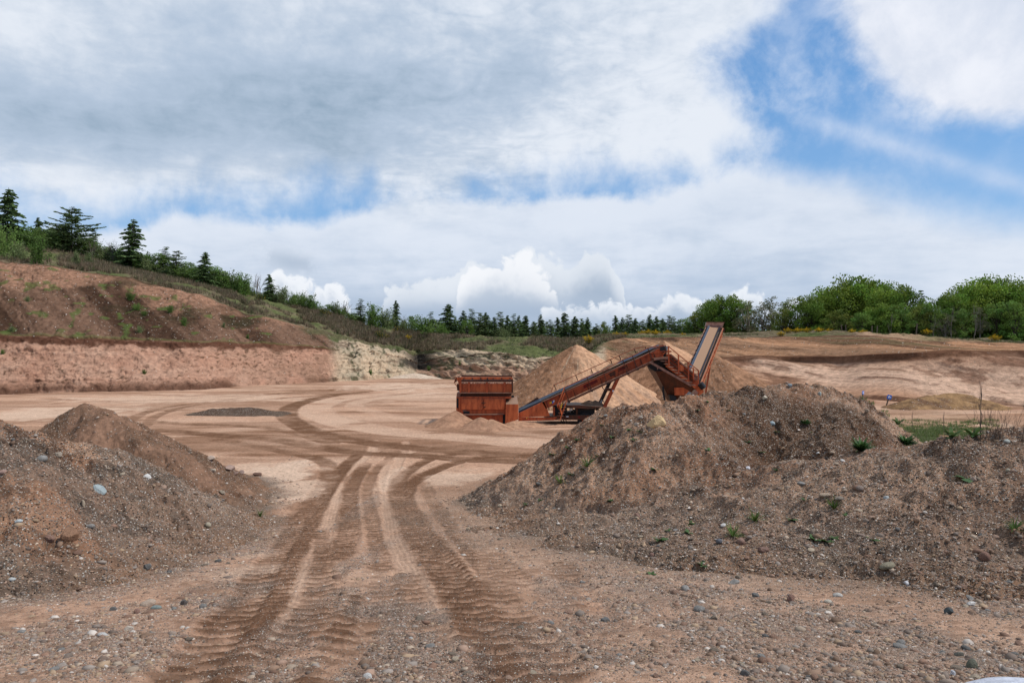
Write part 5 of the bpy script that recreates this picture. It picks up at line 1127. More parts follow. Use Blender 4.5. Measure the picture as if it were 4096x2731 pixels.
def plant_tree(kind, name, pos, hgt, label, cat, group=None, wide=1.0, rot=None):
    hh, cm, tm = PR[kind]; s = hgt / hh
    t = bpy.data.objects.new(name, None); COL.objects.link(t); t.location = pos; t.scale = (s * wide, s * wide, s); t.rotation_euler = (0, 0, rot if rot is not None else random.uniform(0, 6.28)); t.empty_display_size = .3
    tag(t, label, cat, group)
    if cm: obj('crown', cm, None, t)
    obj('trunk', tm, None, t)
    return t
def at_rim(px, t, base_y, top_y, Yx=0.0):
    p = rim(px, t, Yx); ztop = (CY - top_y) / F * p[1]; zb = min(p[2], (CY - base_y) / F * p[1]) - .15
    return (p[0], p[1], zb), ztop - zb
# left hillside, named one by one
LH = [('spruce_c', 'spruce', 7, 1.0, 262, 185, 0, 'tall dark spruce cut by the left edge at the top of the hillside', 1.0),
 ('spruce_b', 'spruce', 38, 1.0, 250, 216, 6, 'small dark conifer top just right of the tall spruce at the left edge', .9),
 ('wide', 'spreading_conifer', 72, .95, 256, 206, 0, 'wide-spreading dark conifer with upswept limbs on the left hillside', 1.0),
 ('pine_a', 'spreading_conifer', 92, 1.0, 258, 228, 4, 'darker conifer tucked against the right side of the wide-spreading one', .8),
 ('bare_a', 'young_tree', 94, .9, 264, 229, 0, 'thin half-bare tree right of the wide-spreading conifer', .8),
 ('bare_b', 'young_tree', 112, .95, 266, 232, 0, 'bare twiggy tree left of the pointed hillside spruce', .9),
 ('bush_c', 'bush', 105, .85, 268, 244, 2, 'loose pale green bush under the bare twiggy tree', 1.2),
 ('bush_a', 'bush', 118, .9, 270, 243, 3, 'leafy bush touching the left foot of the pointed hillside spruce', 1.1),
 ('spruce_a', 'spruce', 132, .95, 274, 217, 0, 'pointed dark spruce with ragged tip, midway up the left hillside', 1.2),
 ('bush_b', 'bush', 148, .9, 276, 252, 2, 'green bush touching the right foot of the pointed hillside spruce', 1.1),
 ('pine_b', 'pine', 165, 1.0, 278, 246, 2, 'flat-topped pine, the left one of the pair on the hillside', 1.35),
 ('pine_a', 'pine', 176, .95, 280, 249, 0, 'flat-topped pine, the right one of the pair on the hillside', 1.3),
 ('bush_a', 'bush', 186, .9, 283, 264, 2, 'round green bush right of the pair of flat-topped pines', 1.2),
 ('spruce_c', 'spruce', 204, .9, 286, 250, 0, 'neat cone-shaped spruce lowest on the left hillside', 1.15),
 ('bush_b', 'bush', 217, .92, 288, 268, 1, 'leafy bush just right of the cone-shaped spruce', 1.1),
 ('bush_c', 'bush', 229, .95, 291, 268, 1, 'yellow-green bush left of the pale bare tree', 1.2),
 ('bush_b', 'bush', 240, .95, 293, 272, 0, 'dark green bush at the foot of the pale bare tree', 1.3),
 ('bare_b', 'young_tree', 257, 1.0, 299, 265, 2, 'pale bare tree standing against the sky on the hillside', .8),
 ('gorse_g', 'gorse_bush', 260, .8, 299, 292, 0, 'yellowish gorse bush under the pale bare tree', 1.1),
 ('spruce_b', 'spruce', 270, .95, 301, 273, 0, 'small leaning conifer right of the pale bare tree', 1.2),
 ('bush_c', 'bush', 281, .95, 305, 284, 0, 'thin bush trailing down right of the small leaning conifer', 1.1),
 ('bare_a', 'young_tree', 287, 1.0, 306, 284, 2, 'sparse sapling at the right end of the hillside hedge', .8),
 ('bush_a', 'bush', 298, .95, 308, 291, 0, 'left clump of the leafy thicket where the hill levels out', 1.3),
 ('bare_a', 'young_tree', 304, 1.0, 309, 285, 2, 'twiggy sapling sticking up out of the leafy thicket', .8),
 ('bush_b', 'bush', 312, .95, 312, 294, 0, 'right clump of the leafy thicket where the hill levels out', 1.3),
 ('gorse_g', 'gorse_bush', 324, .8, 316, 307, 0, 'dark rounded gorse bush right of the leafy thicket', 1.1),
 ('bare_b', 'young_tree', 345, 1.0, 316, 294, 2, 'bare thorny tree above the start of the far tree row', .9),
 ('bush_c', 'bush', 336, .95, 316, 300, 2, 'pale bush left of the bare thorny tree', 1.2),
 ('pine_b', 'pine', 360, .95, 320, 298, 0, 'small ragged pine right of the bare thorny tree', 1.2),
 ('bush_b', 'bush', 372, .95, 323, 303, 0, 'olive bush right of the small ragged pine', 1.2),
 ('bush_c', 'bush', 385, .95, 325, 306, 0, 'pale green bush left of the tall slim spruce', 1.1),
 ('spruce_b', 'spruce', 396, 1.0, 328, 299, 2, 'tall slim spruce at the left end of the far tree row', .85),
 ('bare_a', 'young_tree', 404, 1.0, 329, 311, 1, 'pinkish half-bare tree right of the tall slim spruce', .9),
 ('bush_a', 'bush', 4, .15, 268, 222, 3, 'tall pale green young larch at the lower left edge of the hillside', .62),
 ('bush_c', 'bush', 20, .15, 266, 240, 0, 'feathery pale green sapling left of the darker one on the face rim', .9),
 ('bush_b', 'bush', 37, .08, 266, 234, 0, 'feathery green sapling right on the rim of the brown face', .8),
 ('bush_b', 'bush', 30, .9, 250, 225, 0, 'light green bush behind the rim saplings, left one', 1.3),
 ('bush_a', 'bush', 50, .9, 252, 226, 0, 'light green bush against the left side of the wide-spreading conifer', 1.3),
 ('bush_c', 'bush', 76, .25, 266, 249, 0, 'thin sapling on the grass below the wide-spreading conifer', .7),
 ('bush_c', 'bush', 88, .5, 264, 250, 0, 'pale sapling on the grass below the half-bare tree', .7),
 ('gorse_g', 'gorse_bush', 381, .3, 337, 329, 0, 'yellow-tipped gorse bush on the slope left of the gully', 1.1),
 ('gorse_g', 'gorse_bush', 398, .8, 331, 325, 0, 'dark gorse bush under the tall slim spruce', 1.2)]
for k, nm, px, t, by, ty, yx, lab, wd in LH:
    p, hgt = at_rim(px, t, by, ty, yx); plant_tree(k, nm, p, hgt, lab, {'spruce': 'spruce', 'bush': 'bush', 'gorse_bush': 'gorse bush', 'young_tree': 'tree', 'pine': 'pine', 'spreading_conifer': 'conifer'}[nm], wide=wd)
# fresh green hedge along the crest
for i in range(80):
    px = -20 + i * 5.4 + random.uniform(-3, 3); p = rim(px, random.uniform(.9, 1.0), random.uniform(1, 4)); hp = random.uniform(12, 23) * (1 if px < 250 else .65)
    k = random.choice(['bush_a', 'bush_b', 'bush_c', 'bush_a', 'ash_a']); plant_tree(k, 'bush', (p[0], p[1], p[2] - .2), hp / F * p[1] * (1.25 if k == 'ash_a' else 1), 'fresh green bush in the mixed hedge along the hillside crest', 'bush', 'hedge along the hillside crest', wide=random.uniform(1.2, 1.7))
# the far row of conifers
ords = ['first', 'second', 'third', 'fourth', 'fifth', 'sixth', 'seventh', 'eighth', 'ninth', 'tenth', 'eleventh', 'twelfth', 'thirteenth', 'fourteenth', 'fifteenth', 'sixteenth', 'seventeenth', 'eighteenth', 'nineteenth', 'twentieth', 'twenty-first', 'twenty-second', 'twenty-third', 'twenty-fourth', 'twenty-fifth', 'twenty-sixth', 'twenty-seventh', 'twenty-eighth', 'twenty-ninth', 'thirtieth', 'thirty-first', 'thirty-second', 'thirty-third', 'thirty-fourth']
ROW = [(431, 311, 'pine_b'), (447, 302, 'spruce_c'), (455, 316, 'spruce_a'), (463, 309, 'spruce_a'), (472, 308, 'pine_b'), (479, 311, 'pine_a'), (486, 311, 'spruce_b'), (494, 316, 'spruce_a'), (501, 310, 'pine_a'), (507, 314, 'spruce_b'), (514, 313, 'pine_b'), (519, 314, 'spruce_a'), (525, 314, 'spruce_c'), (533, 320, 'pine_a'), (541, 313, 'spruce_a'), (551, 319, 'pine_b'),
       (558, 316, 'spruce_b'), (565, 311, 'spruce_c'), (575, 315, 'spruce_b'), (581, 317, 'pine_a'), (588, 316, 'spruce_a'), (597, 323, 'pine_b'), (616, 314, 'spruce_b'), (622, 316, 'spruce_a'), (629, 313, 'pine_a'), (635, 317, 'spruce_b'), (644, 319, 'pine_b'), (650, 313, 'spruce_a'), (656, 315, 'spruce_b'), (662, 317, 'spruce_a'), (668, 314, 'pine_a'), (674, 316, 'pine_b')]
for i, (px, ty, k) in enumerate(ROW):
    p, hgt = at_rim(px, 1, 340, ty, 6 + (i * 7 % 5)); plant_tree(k, 'spruce' if k[0] == 's' else 'pine', p, hgt, 'dark %s, %s conifer from the left in the far row behind the quarry rim' % ('spruce' if k[0] == 's' else 'ragged pine', ords[i]), 'spruce' if k[0] == 's' else 'pine', 'conifers in the far row', wide=random.uniform(1.0, 1.3))
for i in range(46):
    px = 425 + i * 5.6 + random.uniform(-2, 2)
    if 599 < px < 612: continue
    p, hgt = at_rim(px, 1, 341, random.uniform(318, 326), 14 + random.uniform(0, 5))
    plant_tree(random.choice(['spruce_a', 'spruce_b', 'pine_a', 'pine_b']), 'spruce', p, hgt, 'shorter conifer standing behind the front conifers of the far row', 'spruce', 'conifers behind the far row', wide=1.5)
for px, ty, k, lab in [(414, 312, 'ash_a', 'yellow-green bushy tree at the left end of the far conifer row'), (424, 316, 'bush_b', 'dark leafy bush in front of the first far conifer'), (436, 319, 'bush_a', 'leafy green bush left of the tallest far spruce'), (443, 325, 'bush_b', 'low green bush in front of the tallest far spruce'),
                       (467, 317, 'ash_a', 'bright green round-headed broadleaf tree in front of the far conifers'), (451, 333, 'bush_a', 'small bright green bush at the foot of the round-headed tree'), (505, 325, 'bush_c', 'dull olive bush below the far conifers behind the grassy bank'), (604, 320, 'oak_a', 'low broadleaf tree in the gap between the two groups of far conifers'), (608, 326, 'bush_b', 'low dark bush in the gap between the two groups of far conifers')]:
    p, hgt = at_rim(px, 1, 341, ty, 3); plant_tree(k, 'broadleaf_tree' if k in ('ash_a', 'oak_a') else 'bush', p, hgt, lab, 'tree' if k in ('ash_a', 'oak_a') else 'bush', wide={'ash_a': 1.0, 'oak_a': .9}.get(k, 1.2))
# the wood on the right
WOOD = [(684, 316, 'ash_a', 'lowest broadleaf tree at the left end of the right-hand wood', 8, 1), (696, 310, 'oak_a', 'rounded tree second from the left end of the right-hand wood', 12, 1), (708, 303, 'beech_b', 'tree right behind the head box of the tail belt', 14, .8), (719, 298, 'beech_b', 'bright tree just right of the head box of the tail belt', 9, .8),
 (734, 298, 'beech_b', 'dense green tree left of the brownish tree in the wood', 10, .8), (749, 299, 'birch_a', 'brownish half-leafed tree in the left part of the wood', 7, 1.3), (762, 300, 'birch_a', 'grey-green thin-crowned tree beside the brownish one', 10, 1.2), (773, 294, 'birch_a', 'thin grey birch crown rising above its neighbours in the wood', 12, 1.1),
 (783, 306, 'oak_a', 'low dense tree below the thin grey birch crown', 5, .9), (797, 294, 'oak_a', 'yellow-green oak left of the biggest crown', 9, .9), (812, 299, 'beech_b', 'olive tree leaning on the left flank of the biggest crown', 6, .85), (826, 296, 'beech_a', 'tree forming the left shoulder of the biggest crown', 9, .7),
 (849, 277, 'beech_a', 'biggest domed beech crown in the middle of the wood', 12, .78), (868, 281, 'beech_a', 'second crown of the central dome, slightly right of its top', 14, .72), (888, 284, 'beech_a', 'broad tree forming the right shoulder of the central dome', 11, .7), (904, 288, 'beech_b', 'tree at the right end of the central dome', 8, .8),
 (838, 308, 'oak_a', 'lower dark tree in front of the biggest domed beech', 4, 1), (862, 310, 'ash_a', 'pale green young tree in front of the central dome', 3, 1), (880, 306, 'beech_b', 'dark lower tree in front of the right shoulder of the dome', 5, .9), (899, 300, 'ash_a', 'light green loose tree right of the central dome', 4, .9),
 (922, 290, 'pine_b', 'thin half-dead conifer poking up between the two domes', 10, .6), (918, 304, 'oak_a', 'lower broadleaf tree in front of the half-dead conifer', 5, .9), (931, 300, 'ash_a', 'light green tree right of the half-dead conifer', 4, .9), (948, 296, 'beech_b', 'tree at the left foot of the right-hand dome', 9, .85),
 (962, 288, 'beech_a', 'left flank of the right-hand dome of trees', 11, .65), (985, 277, 'beech_a', 'highest crown of the right-hand dome of trees', 13, .75), (1006, 278, 'beech_a', 'crown right of the highest one in the right-hand dome', 12, .7), (1024, 284, 'beech_b', 'tree cut by the right edge of the picture', 9, .9),
 (945, 312, 'birch_a', 'brown-green thin tree low in front of the right-hand dome', 3, 1.1), (962, 306, 'ash_a', 'fresh green young tree with a pale stem before the right-hand dome', 3, .9), (980, 306, 'birch_a', 'grey-green slender tree before the right-hand dome', 4, .9), (996, 299, 'ash_a', 'light green tree in front of the right-hand dome', 4, .9), (1014, 297, 'ash_a', 'bright green tree near the right edge in front of the others', 3, .9),
 (1050, 282, 'beech_a', 'tree just past the right edge of the picture', 10, .7), (1090, 286, 'beech_b', 'farther tree past the right edge of the picture', 9, .8)]
for px, ty, k, lab, yx, wd in WOOD:
    p, hgt = at_rim(px, 1, 343, ty - (4 if 'beech' in k else 1), yx); wd *= 1.08; nm = 'pine' if k[0] == 'p' else 'birch' if k[:2] == 'bi' else 'broadleaf_tree'
    plant_tree(k, nm, p, hgt, lab, 'pine' if nm == 'pine' else 'tree', 'trees of the right-hand wood', wide=wd)
for i, px in enumerate(range(688, 1110, 11)):
    p, hgt = at_rim(px, 1, 343, 322 + 5 * random.random(), 14 + 5 * random.random())
    plant_tree(['bush_b', 'bush_a'][i % 2], 'bush', p, hgt, 'dark undergrowth bush between the trunks of the right-hand wood', 'bush', 'undergrowth of the right-hand wood', wide=1.8)
for px, ty, lab in [(892, 308, 'pale slender stem left of the half-dead conifer'), (934, 312, 'leaning pale grey stem in front of the wood'), (952, 300, 'tall pale stem between leaning stem and right-hand dome'), (973, 298, 'tall pale stem before the right-hand dome')]:
    p, hgt = at_rim(px, 1, 343, ty, 1.5); plant_tree('slim', 'slender_tree', p, hgt, lab, 'tree', wide=.55)
GB = [(616, 331, 'left yellow gorse bush on the green rim behind the conveyor', .62, 5), (625, 331, 'right yellow gorse bush on the green rim behind the conveyor', .6, 5), (642, 330, 'left gorse bush of the flowering group below the far conifers', .8, 6), (648, 328.5, 'tall gorse bush in the middle of the flowering group below the conifers', .8, 6), (655, 329, 'brightest gorse bush of the flowering group below the conifers', .8, 6), (667, 331, 'gorse bush with few flowers at the right of the flowering group', .8, 6),
 (588, 334, 'dark gorse bush with few flowers on the grassy bank', .5, 8), (682, 334, 'small yellow gorse tuft left of the tail belt top', .5, 4), (780, 331, 'yellow gorse bush hanging on the lip of the right-hand face', .1, 6),
 (787, 328.5, 'first gorse bush of the yellow strip under the wood', .95, 6), (797, 328.5, 'second gorse bush of the yellow strip under the wood', .95, 6), (806, 328.5, 'third gorse bush of the yellow strip under the wood', .95, 6), (818, 329.5, 'fourth gorse bush of the yellow strip under the wood', .95, 6), (828, 330, 'last gorse bush of the yellow strip under the wood', .95, 5),
 (851, 330, 'small yellow gorse left of the brightest one beside the wood gap', .9, 5), (862, 329.5, 'bright round gorse bush in front of the gap in the wood', .9, 5), (925, 328, 'yellow gorse under the right-hand dome', .95, 6), (993, 334, 'yellow gorse bush low at the right, below the right-hand dome', .8, 8), (408, 334, 'small orange-yellow gorse on the slope above the dark gully', .5, 5)]
for px, ty, lab, t, hpx in GB:
    p = rim(px, t, 0); hgt = hpx / F * p[1]; plant_tree('gorse', 'gorse_bush', (p[0], p[1] - .3, max(p[2] - .1, (CY - ty) / F * p[1] - hgt)), hgt, lab, 'gorse bush', 'flowering gorse bushes', wide=1.25)
# distant fence posts at the gap
for i, px in enumerate((842, 846, 872, 877, 916)):
    p = rim(px, 1.0, 1.0); mb = MB().box(-.06, .06, -.06, .06, -.2, 1.1 if px != 916 else 1.6); o = mb.build('fence_post', M_wood, None, (0, 0, 0)); o.location = p; o.rotation_euler = (0, .05 * (i - 2), 0)
    tag(o, ['left', 'second', 'third', 'fourth', 'stout leaning right-hand'][i] + ' weathered fence post standing at the edge of the wood', 'fence post', 'fence posts by the wood')

# ------------------------------------------------------------------ rushes and grass on the rims (stuff)
def tufts(name, label, n, pxr, tr, h, cols, sz=(.5, 1.1), blades=11, mask=None, seed=0, pick=None):
    g = np.random.default_rng(seed); P = []
    k = 0
    while len(P) < n and k < 40:
        k += 1; px = g.uniform(*pxr, n * 2); t = g.uniform(*tr, n * 2) ** .8
        a = np.array([rim(a_, b_) for a_, b_ in zip(px, t)])
        m = mask(a, px, t) if mask else np.ones(len(a), bool); P += list(a[m])
    P = np.array(P[:n]); n = len(P)
    s = g.uniform(*sz, n) * h; B = np.repeat(P, blades, 0); S = np.repeat(s, blades)
    a = g.uniform(0, 6.28, len(B)); r_ = g.uniform(0, .30, len(B)) * S; B = B + np.stack([np.cos(a) * r_, np.sin(a) * r_, -.12 + 0 * a], 1)
    tip = B + np.stack([np.cos(a) * S * g.uniform(.1, .5, len(B)), np.sin(a) * S * g.uniform(.1, .5, len(B)), S * g.uniform(.6, 1.1, len(B))], 1)
    w_ = np.stack([-np.sin(a), np.cos(a), 0 * a], 1) * (S * .07)[:, None]
    v = np.stack([B - w_, B + w_, tip], 1).reshape(-1, 3); f = np.arange(len(v)).reshape(-1, 3)
    ci = g.integers(0, len(cols), n); c_ = np.repeat(np.repeat(np.array(cols)[ci] * g.uniform(.7, 1.25, (n, 1)), blades, 0), 3, 0)
    tag(obj(name, mesh_np(name, v, f, c_, smooth=False), M_leaf), label, 'rushes' if 'rush' in name else 'grass', kind='stuff')
nmask = lambda th, sd: (lambda a, px, t: fbm(a[:, 0] * .12, a[:, 1] * .16, 4, sd) < th)
RU = [(.22, .155, .095), (.27, .20, .13), (.16, .125, .075), (.13, .13, .06)]
GR = [(.10, .14, .045), (.13, .15, .055), (.16, .16, .08), (.2, .18, .10)]
tufts('rushes', 'brown rush tufts covering the left hillside', 9500, (-120, 460), (.02, 1.0), .95, RU, mask=nmask(.16, 97), seed=1)
tufts('rim_grass', 'short green grass between the rushes on the left hillside', 3600, (-150, 460), (.0, 1.0), .42, GR, seed=2)
tufts('bank_rushes', 'dry rush tufts on the grassy bank in the middle', 2600, (415, 625), (.0, 1.0), .8, RU, mask=nmask(.12, 97), seed=3)
tufts('bank_grass', 'pale grass on the grassy bank and the far rim', 4600, (415, 700), (.0, 1.0), .35, GR + [(.2, .2, .11)], seed=4)
tufts('right_grass', 'thin grass along the rim under the wood', 2600, (690, 1150), (.35, 1.0), .35, GR + [(.17, .14, .09)], mask=lambda a, px, t: (px < 760) | (px > 880) | (t > .9), seed=5)

# green scrub on the faces
def face_pt(px, t, seg=2):
    i = np.nonzero([s[2] == seg for s in segs])[0]; k = i[int(t * (len(i) - 1))]; j = int(np.clip(round((px - cpx[0])), 0, len(cpx) - 1))
    return np.array([(px - CX) / F * SY[k, j], SY2[k, j], SZ2[k, j]])
for px, t, seg, hp, k, lab in [(131, .62, 2, 9, 'bush_b', 'green shrub high on the brown upper face'), (140, .45, 2, 8, 'bush_a', 'green shrub below the highest one on the brown upper face'), (147, .38, 2, 6, 'bush_a', 'low shrub right of the middle of the brown face'), (172, .50, 2, 8, 'bush_b', 'bright shrub by the dark patch of the upper face'),
   (185, .30, 2, 9, 'bush_b', 'dark green shrub low on the upper face'), (142, .10, 2, 9, 'bush_c', 'shrub just above the grassy ledge'), (225, .35, 2, 7, 'bush_c', 'thin shrub toward the right of the upper face'), (249, .15, 2, 5, 'bush_b', 'low wide green shrub near the right end of the ledge'), (31, .42, 2, 7, 'bush_c', 'pale shrub on the far left of the brown face'),
   (13, .05, 2, 7, 'bush_c', 'thin weed clump on the ledge at the left'), (4, .75, 0, 6, 'bush_b', 'dark green clump under the ledge at the left edge'), (146, .45, 0, 5, 'bush_b', 'single dark green clump in the middle of the sandy lower face'), (371, .3, 0, 6, 'bush_b', 'dark clump low on the cream face left of the gully'), (429, .55, 0, 6, 'bush_b', 'green clump inside the dark gully'), (399, .4, 2, 7, 'bush_c', 'olive clump on the cream face'), (460, .7, 0, 5, 'bush_c', 'olive clump on the cream face right of the gully')]:
    p = face_pt(px, t, seg); hgt = hp / F * p[1]; plant_tree(k, 'shrub', (p[0], p[1] - .2, p[2] - .15), hgt, lab, 'shrub', 'shrubs growing on the quarry faces', wide=1.15)

# ------------------------------------------------------------------ gravel (stuff), stones, weeds
_t = (1 + 5 ** .5) / 2
ICO = np.array([(-1, _t, 0), (1, _t, 0), (-1, -_t, 0), (1, -_t, 0), (0, -1, _t), (0, 1, _t), (0, -1, -_t), (0, 1, -_t), (_t, 0, -1), (_t, 0, 1), (-_t, 0, -1), (-_t, 0, 1)]) / 1.9
ICF = np.array([(0, 11, 5), (0, 5, 1), (0, 1, 7), (0, 7, 10), (0, 10, 11), (1, 5, 9), (5, 11, 4), (11, 10, 2), (10, 7, 6), (7, 1, 8), (3, 9, 4), (3, 4, 2), (3, 2, 6), (3, 6, 8), (3, 8, 9), (4, 9, 5), (2, 4, 11), (6, 2, 10), (8, 6, 7), (9, 8, 1)])
PAL = .68 * np.array([(.16, .148, .132), (.11, .103, .095), (.20, .188, .17), (.20, .13, .09), (.16, .09, .065), (.34, .25, .16), (.40, .33, .25), (.30, .20, .15), (.60, .56, .50), (.06, .055, .052), (.25, .24, .22), (.12, .08, .055)]) + .32 * np.array([.36, .22, .14])
PW = np.array([1.3, 1.0, .7, 1.6, 1.2, 1.1, .8, 1.2, .42, .6, 1.0, 1.2]); PW = PW / PW.sum()
def scatter(n, Yr_, smin, smax, pw=2.6, seed=1, dens=None):
    g = np.random.default_rng(seed); out = []
    tot = 0; k = 0
    while tot < n and k < 12:
        k += 1; m = n; px = g.uniform(-140, 1160, m); iv = g.uniform(1 / Yr_[1] ** .9, 1 / Yr_[0] ** .9, m); Y_ = iv ** (-1 / .9); X_ = (px - CX) / F * Y_
        Z_, wh = surf(X_, Y_); d = dens(X_, Y_, wh, px); keep = g.random(m) < d
        s = np.stack([X_, Y_, Z_], 1)[keep]; out.append(s); tot += len(s)
    return np.concatenate(out)[:n]
def peb_dens(X_, Y_, wh, px):
    gm_ = gravel_mask(X_, Y_); cl = ss(fbm(X_ * .9, Y_ * .9, 3, 301), -.35, .35)
    tk = tracks(X_, Y_)
    d0 = np.clip(gm_ * 1.1 + .03, 0, 1) * (1 - .8 * np.clip(tk[1] + tk[2], 0, 1))
    pr_ = np.zeros_like(X_)
    for k_ in BIG: pr_ = np.maximum(pr_, ss(heap_h(k_, X_, Y_) - prof(Y_) + .4 * fbm(X_ * 1.1, Y_ * 1.1, 3, 9), -1.1, .1))
    d0 = np.maximum(d0, pr_ * .6); d0 = np.maximum(d0, .30 * ss(px, 520, 640) * ss(Y_, 16, 12) * ss(cl, .1, .6)); d0 = d0 * (1 - .6 * np.clip(tk[2], 0, 1)) * (1 - .55 * np.clip(tk[1] * 1.5, 0, 1))
    return np.where(wh == 0, d0, np.where(wh == 4, .25, np.where(wh == 2, .7 + .3 * cl, .45 + .5 * cl))) 
def pebbles(name, label, P, size, ico, seed):
    g = np.random.default_rng(seed); n = len(P); base = ICO if ico else np.array([(1, 0, 0), (0, 1, 0), (-1, 0, 0), (0, -1, 0), (0, 0, 1)], float)
    bf = ICF if ico else np.array([(0, 1, 4), (1, 2, 4), (2, 3, 4), (3, 0, 4)])
    a = g.uniform(0, 6.28, n); sc = np.stack([g.uniform(.8, 1.35, n), g.uniform(.6, 1.0, n), g.uniform(.4, .75, n)], 1) * size[:, None]
    v = base[None] * (1 + (g.uniform(-.2, .2, (n, len(base), 1)) if ico else g.uniform(-.25, .25, (n, 5, 1)))) * sc[:, None, :]
    ca, sa = np.cos(a)[:, None], np.sin(a)[:, None]; t1 = g.normal(0, .3, n)[:, None]
    x, y, z = v[..., 0] * ca - v[..., 1] * sa, v[..., 0] * sa + v[..., 1] * ca, v[..., 2]
    z2 = z * np.cos(t1) + y * np.sin(t1); y2 = y * np.cos(t1) - z * np.sin(t1)
    v = np.stack([x, y2, z2], -1) + P[:, None, :]; v[..., 2] += (sc[:, 2] * (.25 if not ico else .05))[:, None]
    f = (bf[None] + (np.arange(n) * len(base))[:, None, None]).reshape(-1, 3)
    c_ = PAL[g.choice(len(PAL), n, p=PW)] * g.uniform(.75, 1.2, (n, 1))
    tag(obj(name, mesh_np(name, v.reshape(-1, 3), f, np.repeat(c_, len(base), 0), smooth=ico), M_peb), label, 'gravel', kind='stuff')
P_ = scatter(210000, (3.2, 32), 0, 0, seed=11, dens=peb_dens); g_ = np.random.default_rng(5)
sz = np.maximum(.50 * P_[:, 1] / F, .0040) * g_.lognormal(0.30, .42, len(P_)); pebbles('fine_gravel', 'fine mixed gravel strewn over the ground and heaps', P_, sz, False, 12)
P_ = scatter(60000, (3.2, 30), 0, 0, seed=13, dens=lambda *a_: peb_dens(*a_) ** 1.3)
sz = np.clip(g_.lognormal(math.log(.0085), .58, len(P_)), .006, .05) * (1 + .045 * P_[:, 1]); pebbles('pebbles', 'rounded pebbles of many colours lying on the gravel', P_, sz, True, 14)

def rock_mesh(name, seed, col, rough=.28, flat=.7, sub=3, angular=False):
    import bmesh
    bm = bmesh.new(); bmesh.ops.create_icosphere(bm, subdivisions=sub, radius=1); r_ = np.random.default_rng(seed); off = r_.uniform(0, 50, 3)
    pl_ = [(Vector(r_.normal(size=3)).normalized(), r_.uniform(.55, .85)) for _ in range(9)] if angular else []
    for v in bm.verts:
        c_ = v.co; k = 1 + rough * float(fbm(np.array([c_.x * 1.1 + off[0] + c_.z * .7]), np.array([c_.y * 1.1 + off[1] - c_.z * .5]), 4, seed)[0])
        c_ = c_ * k
        for nn, dd in pl_:
            e_ = c_.dot(nn) - dd
            if e_ > 0: c_ = c_ - nn * e_ * .92
        v.co = Vector((c_.x, c_.y, c_.z * flat))
    me = bpy.data.meshes.new(name); bm.to_mesh(me); bm.free(); n = len(me.vertices)
    a = me.attributes.new('Col', 'FLOAT_COLOR', 'POINT'); c4 = np.ones((n, 4), np.float32); c4[:, :3] = np.array(col) * (1 + .2 * r_.normal(size=(n, 1)) * .4); a.data.foreach_set('color', np.clip(c4, 0, 1).ravel())
    me.polygons.foreach_set('use_smooth', [not angular] * len(me.polygons)); me.materials.append(M_stone)
    return me
def z_at(X_, Y_): return float(surf(np.array([X_]), np.array([Y_]))[0][0])
def hit(px, py):
    """where the line of sight through a picture point meets the ground or a heap"""
    Yt = np.exp(np.linspace(math.log(3.3), math.log(45), 2600)); Xt = (px - CX) / F * Yt; Zt = (CY - py) / F * Yt
    zs = surf(Xt, Yt)[0]; m = np.nonzero(zs >= Zt)[0]; i = m[0] if len(m) else len(Yt) - 1
    return np.array([Xt[i], Yt[i], zs[i]])
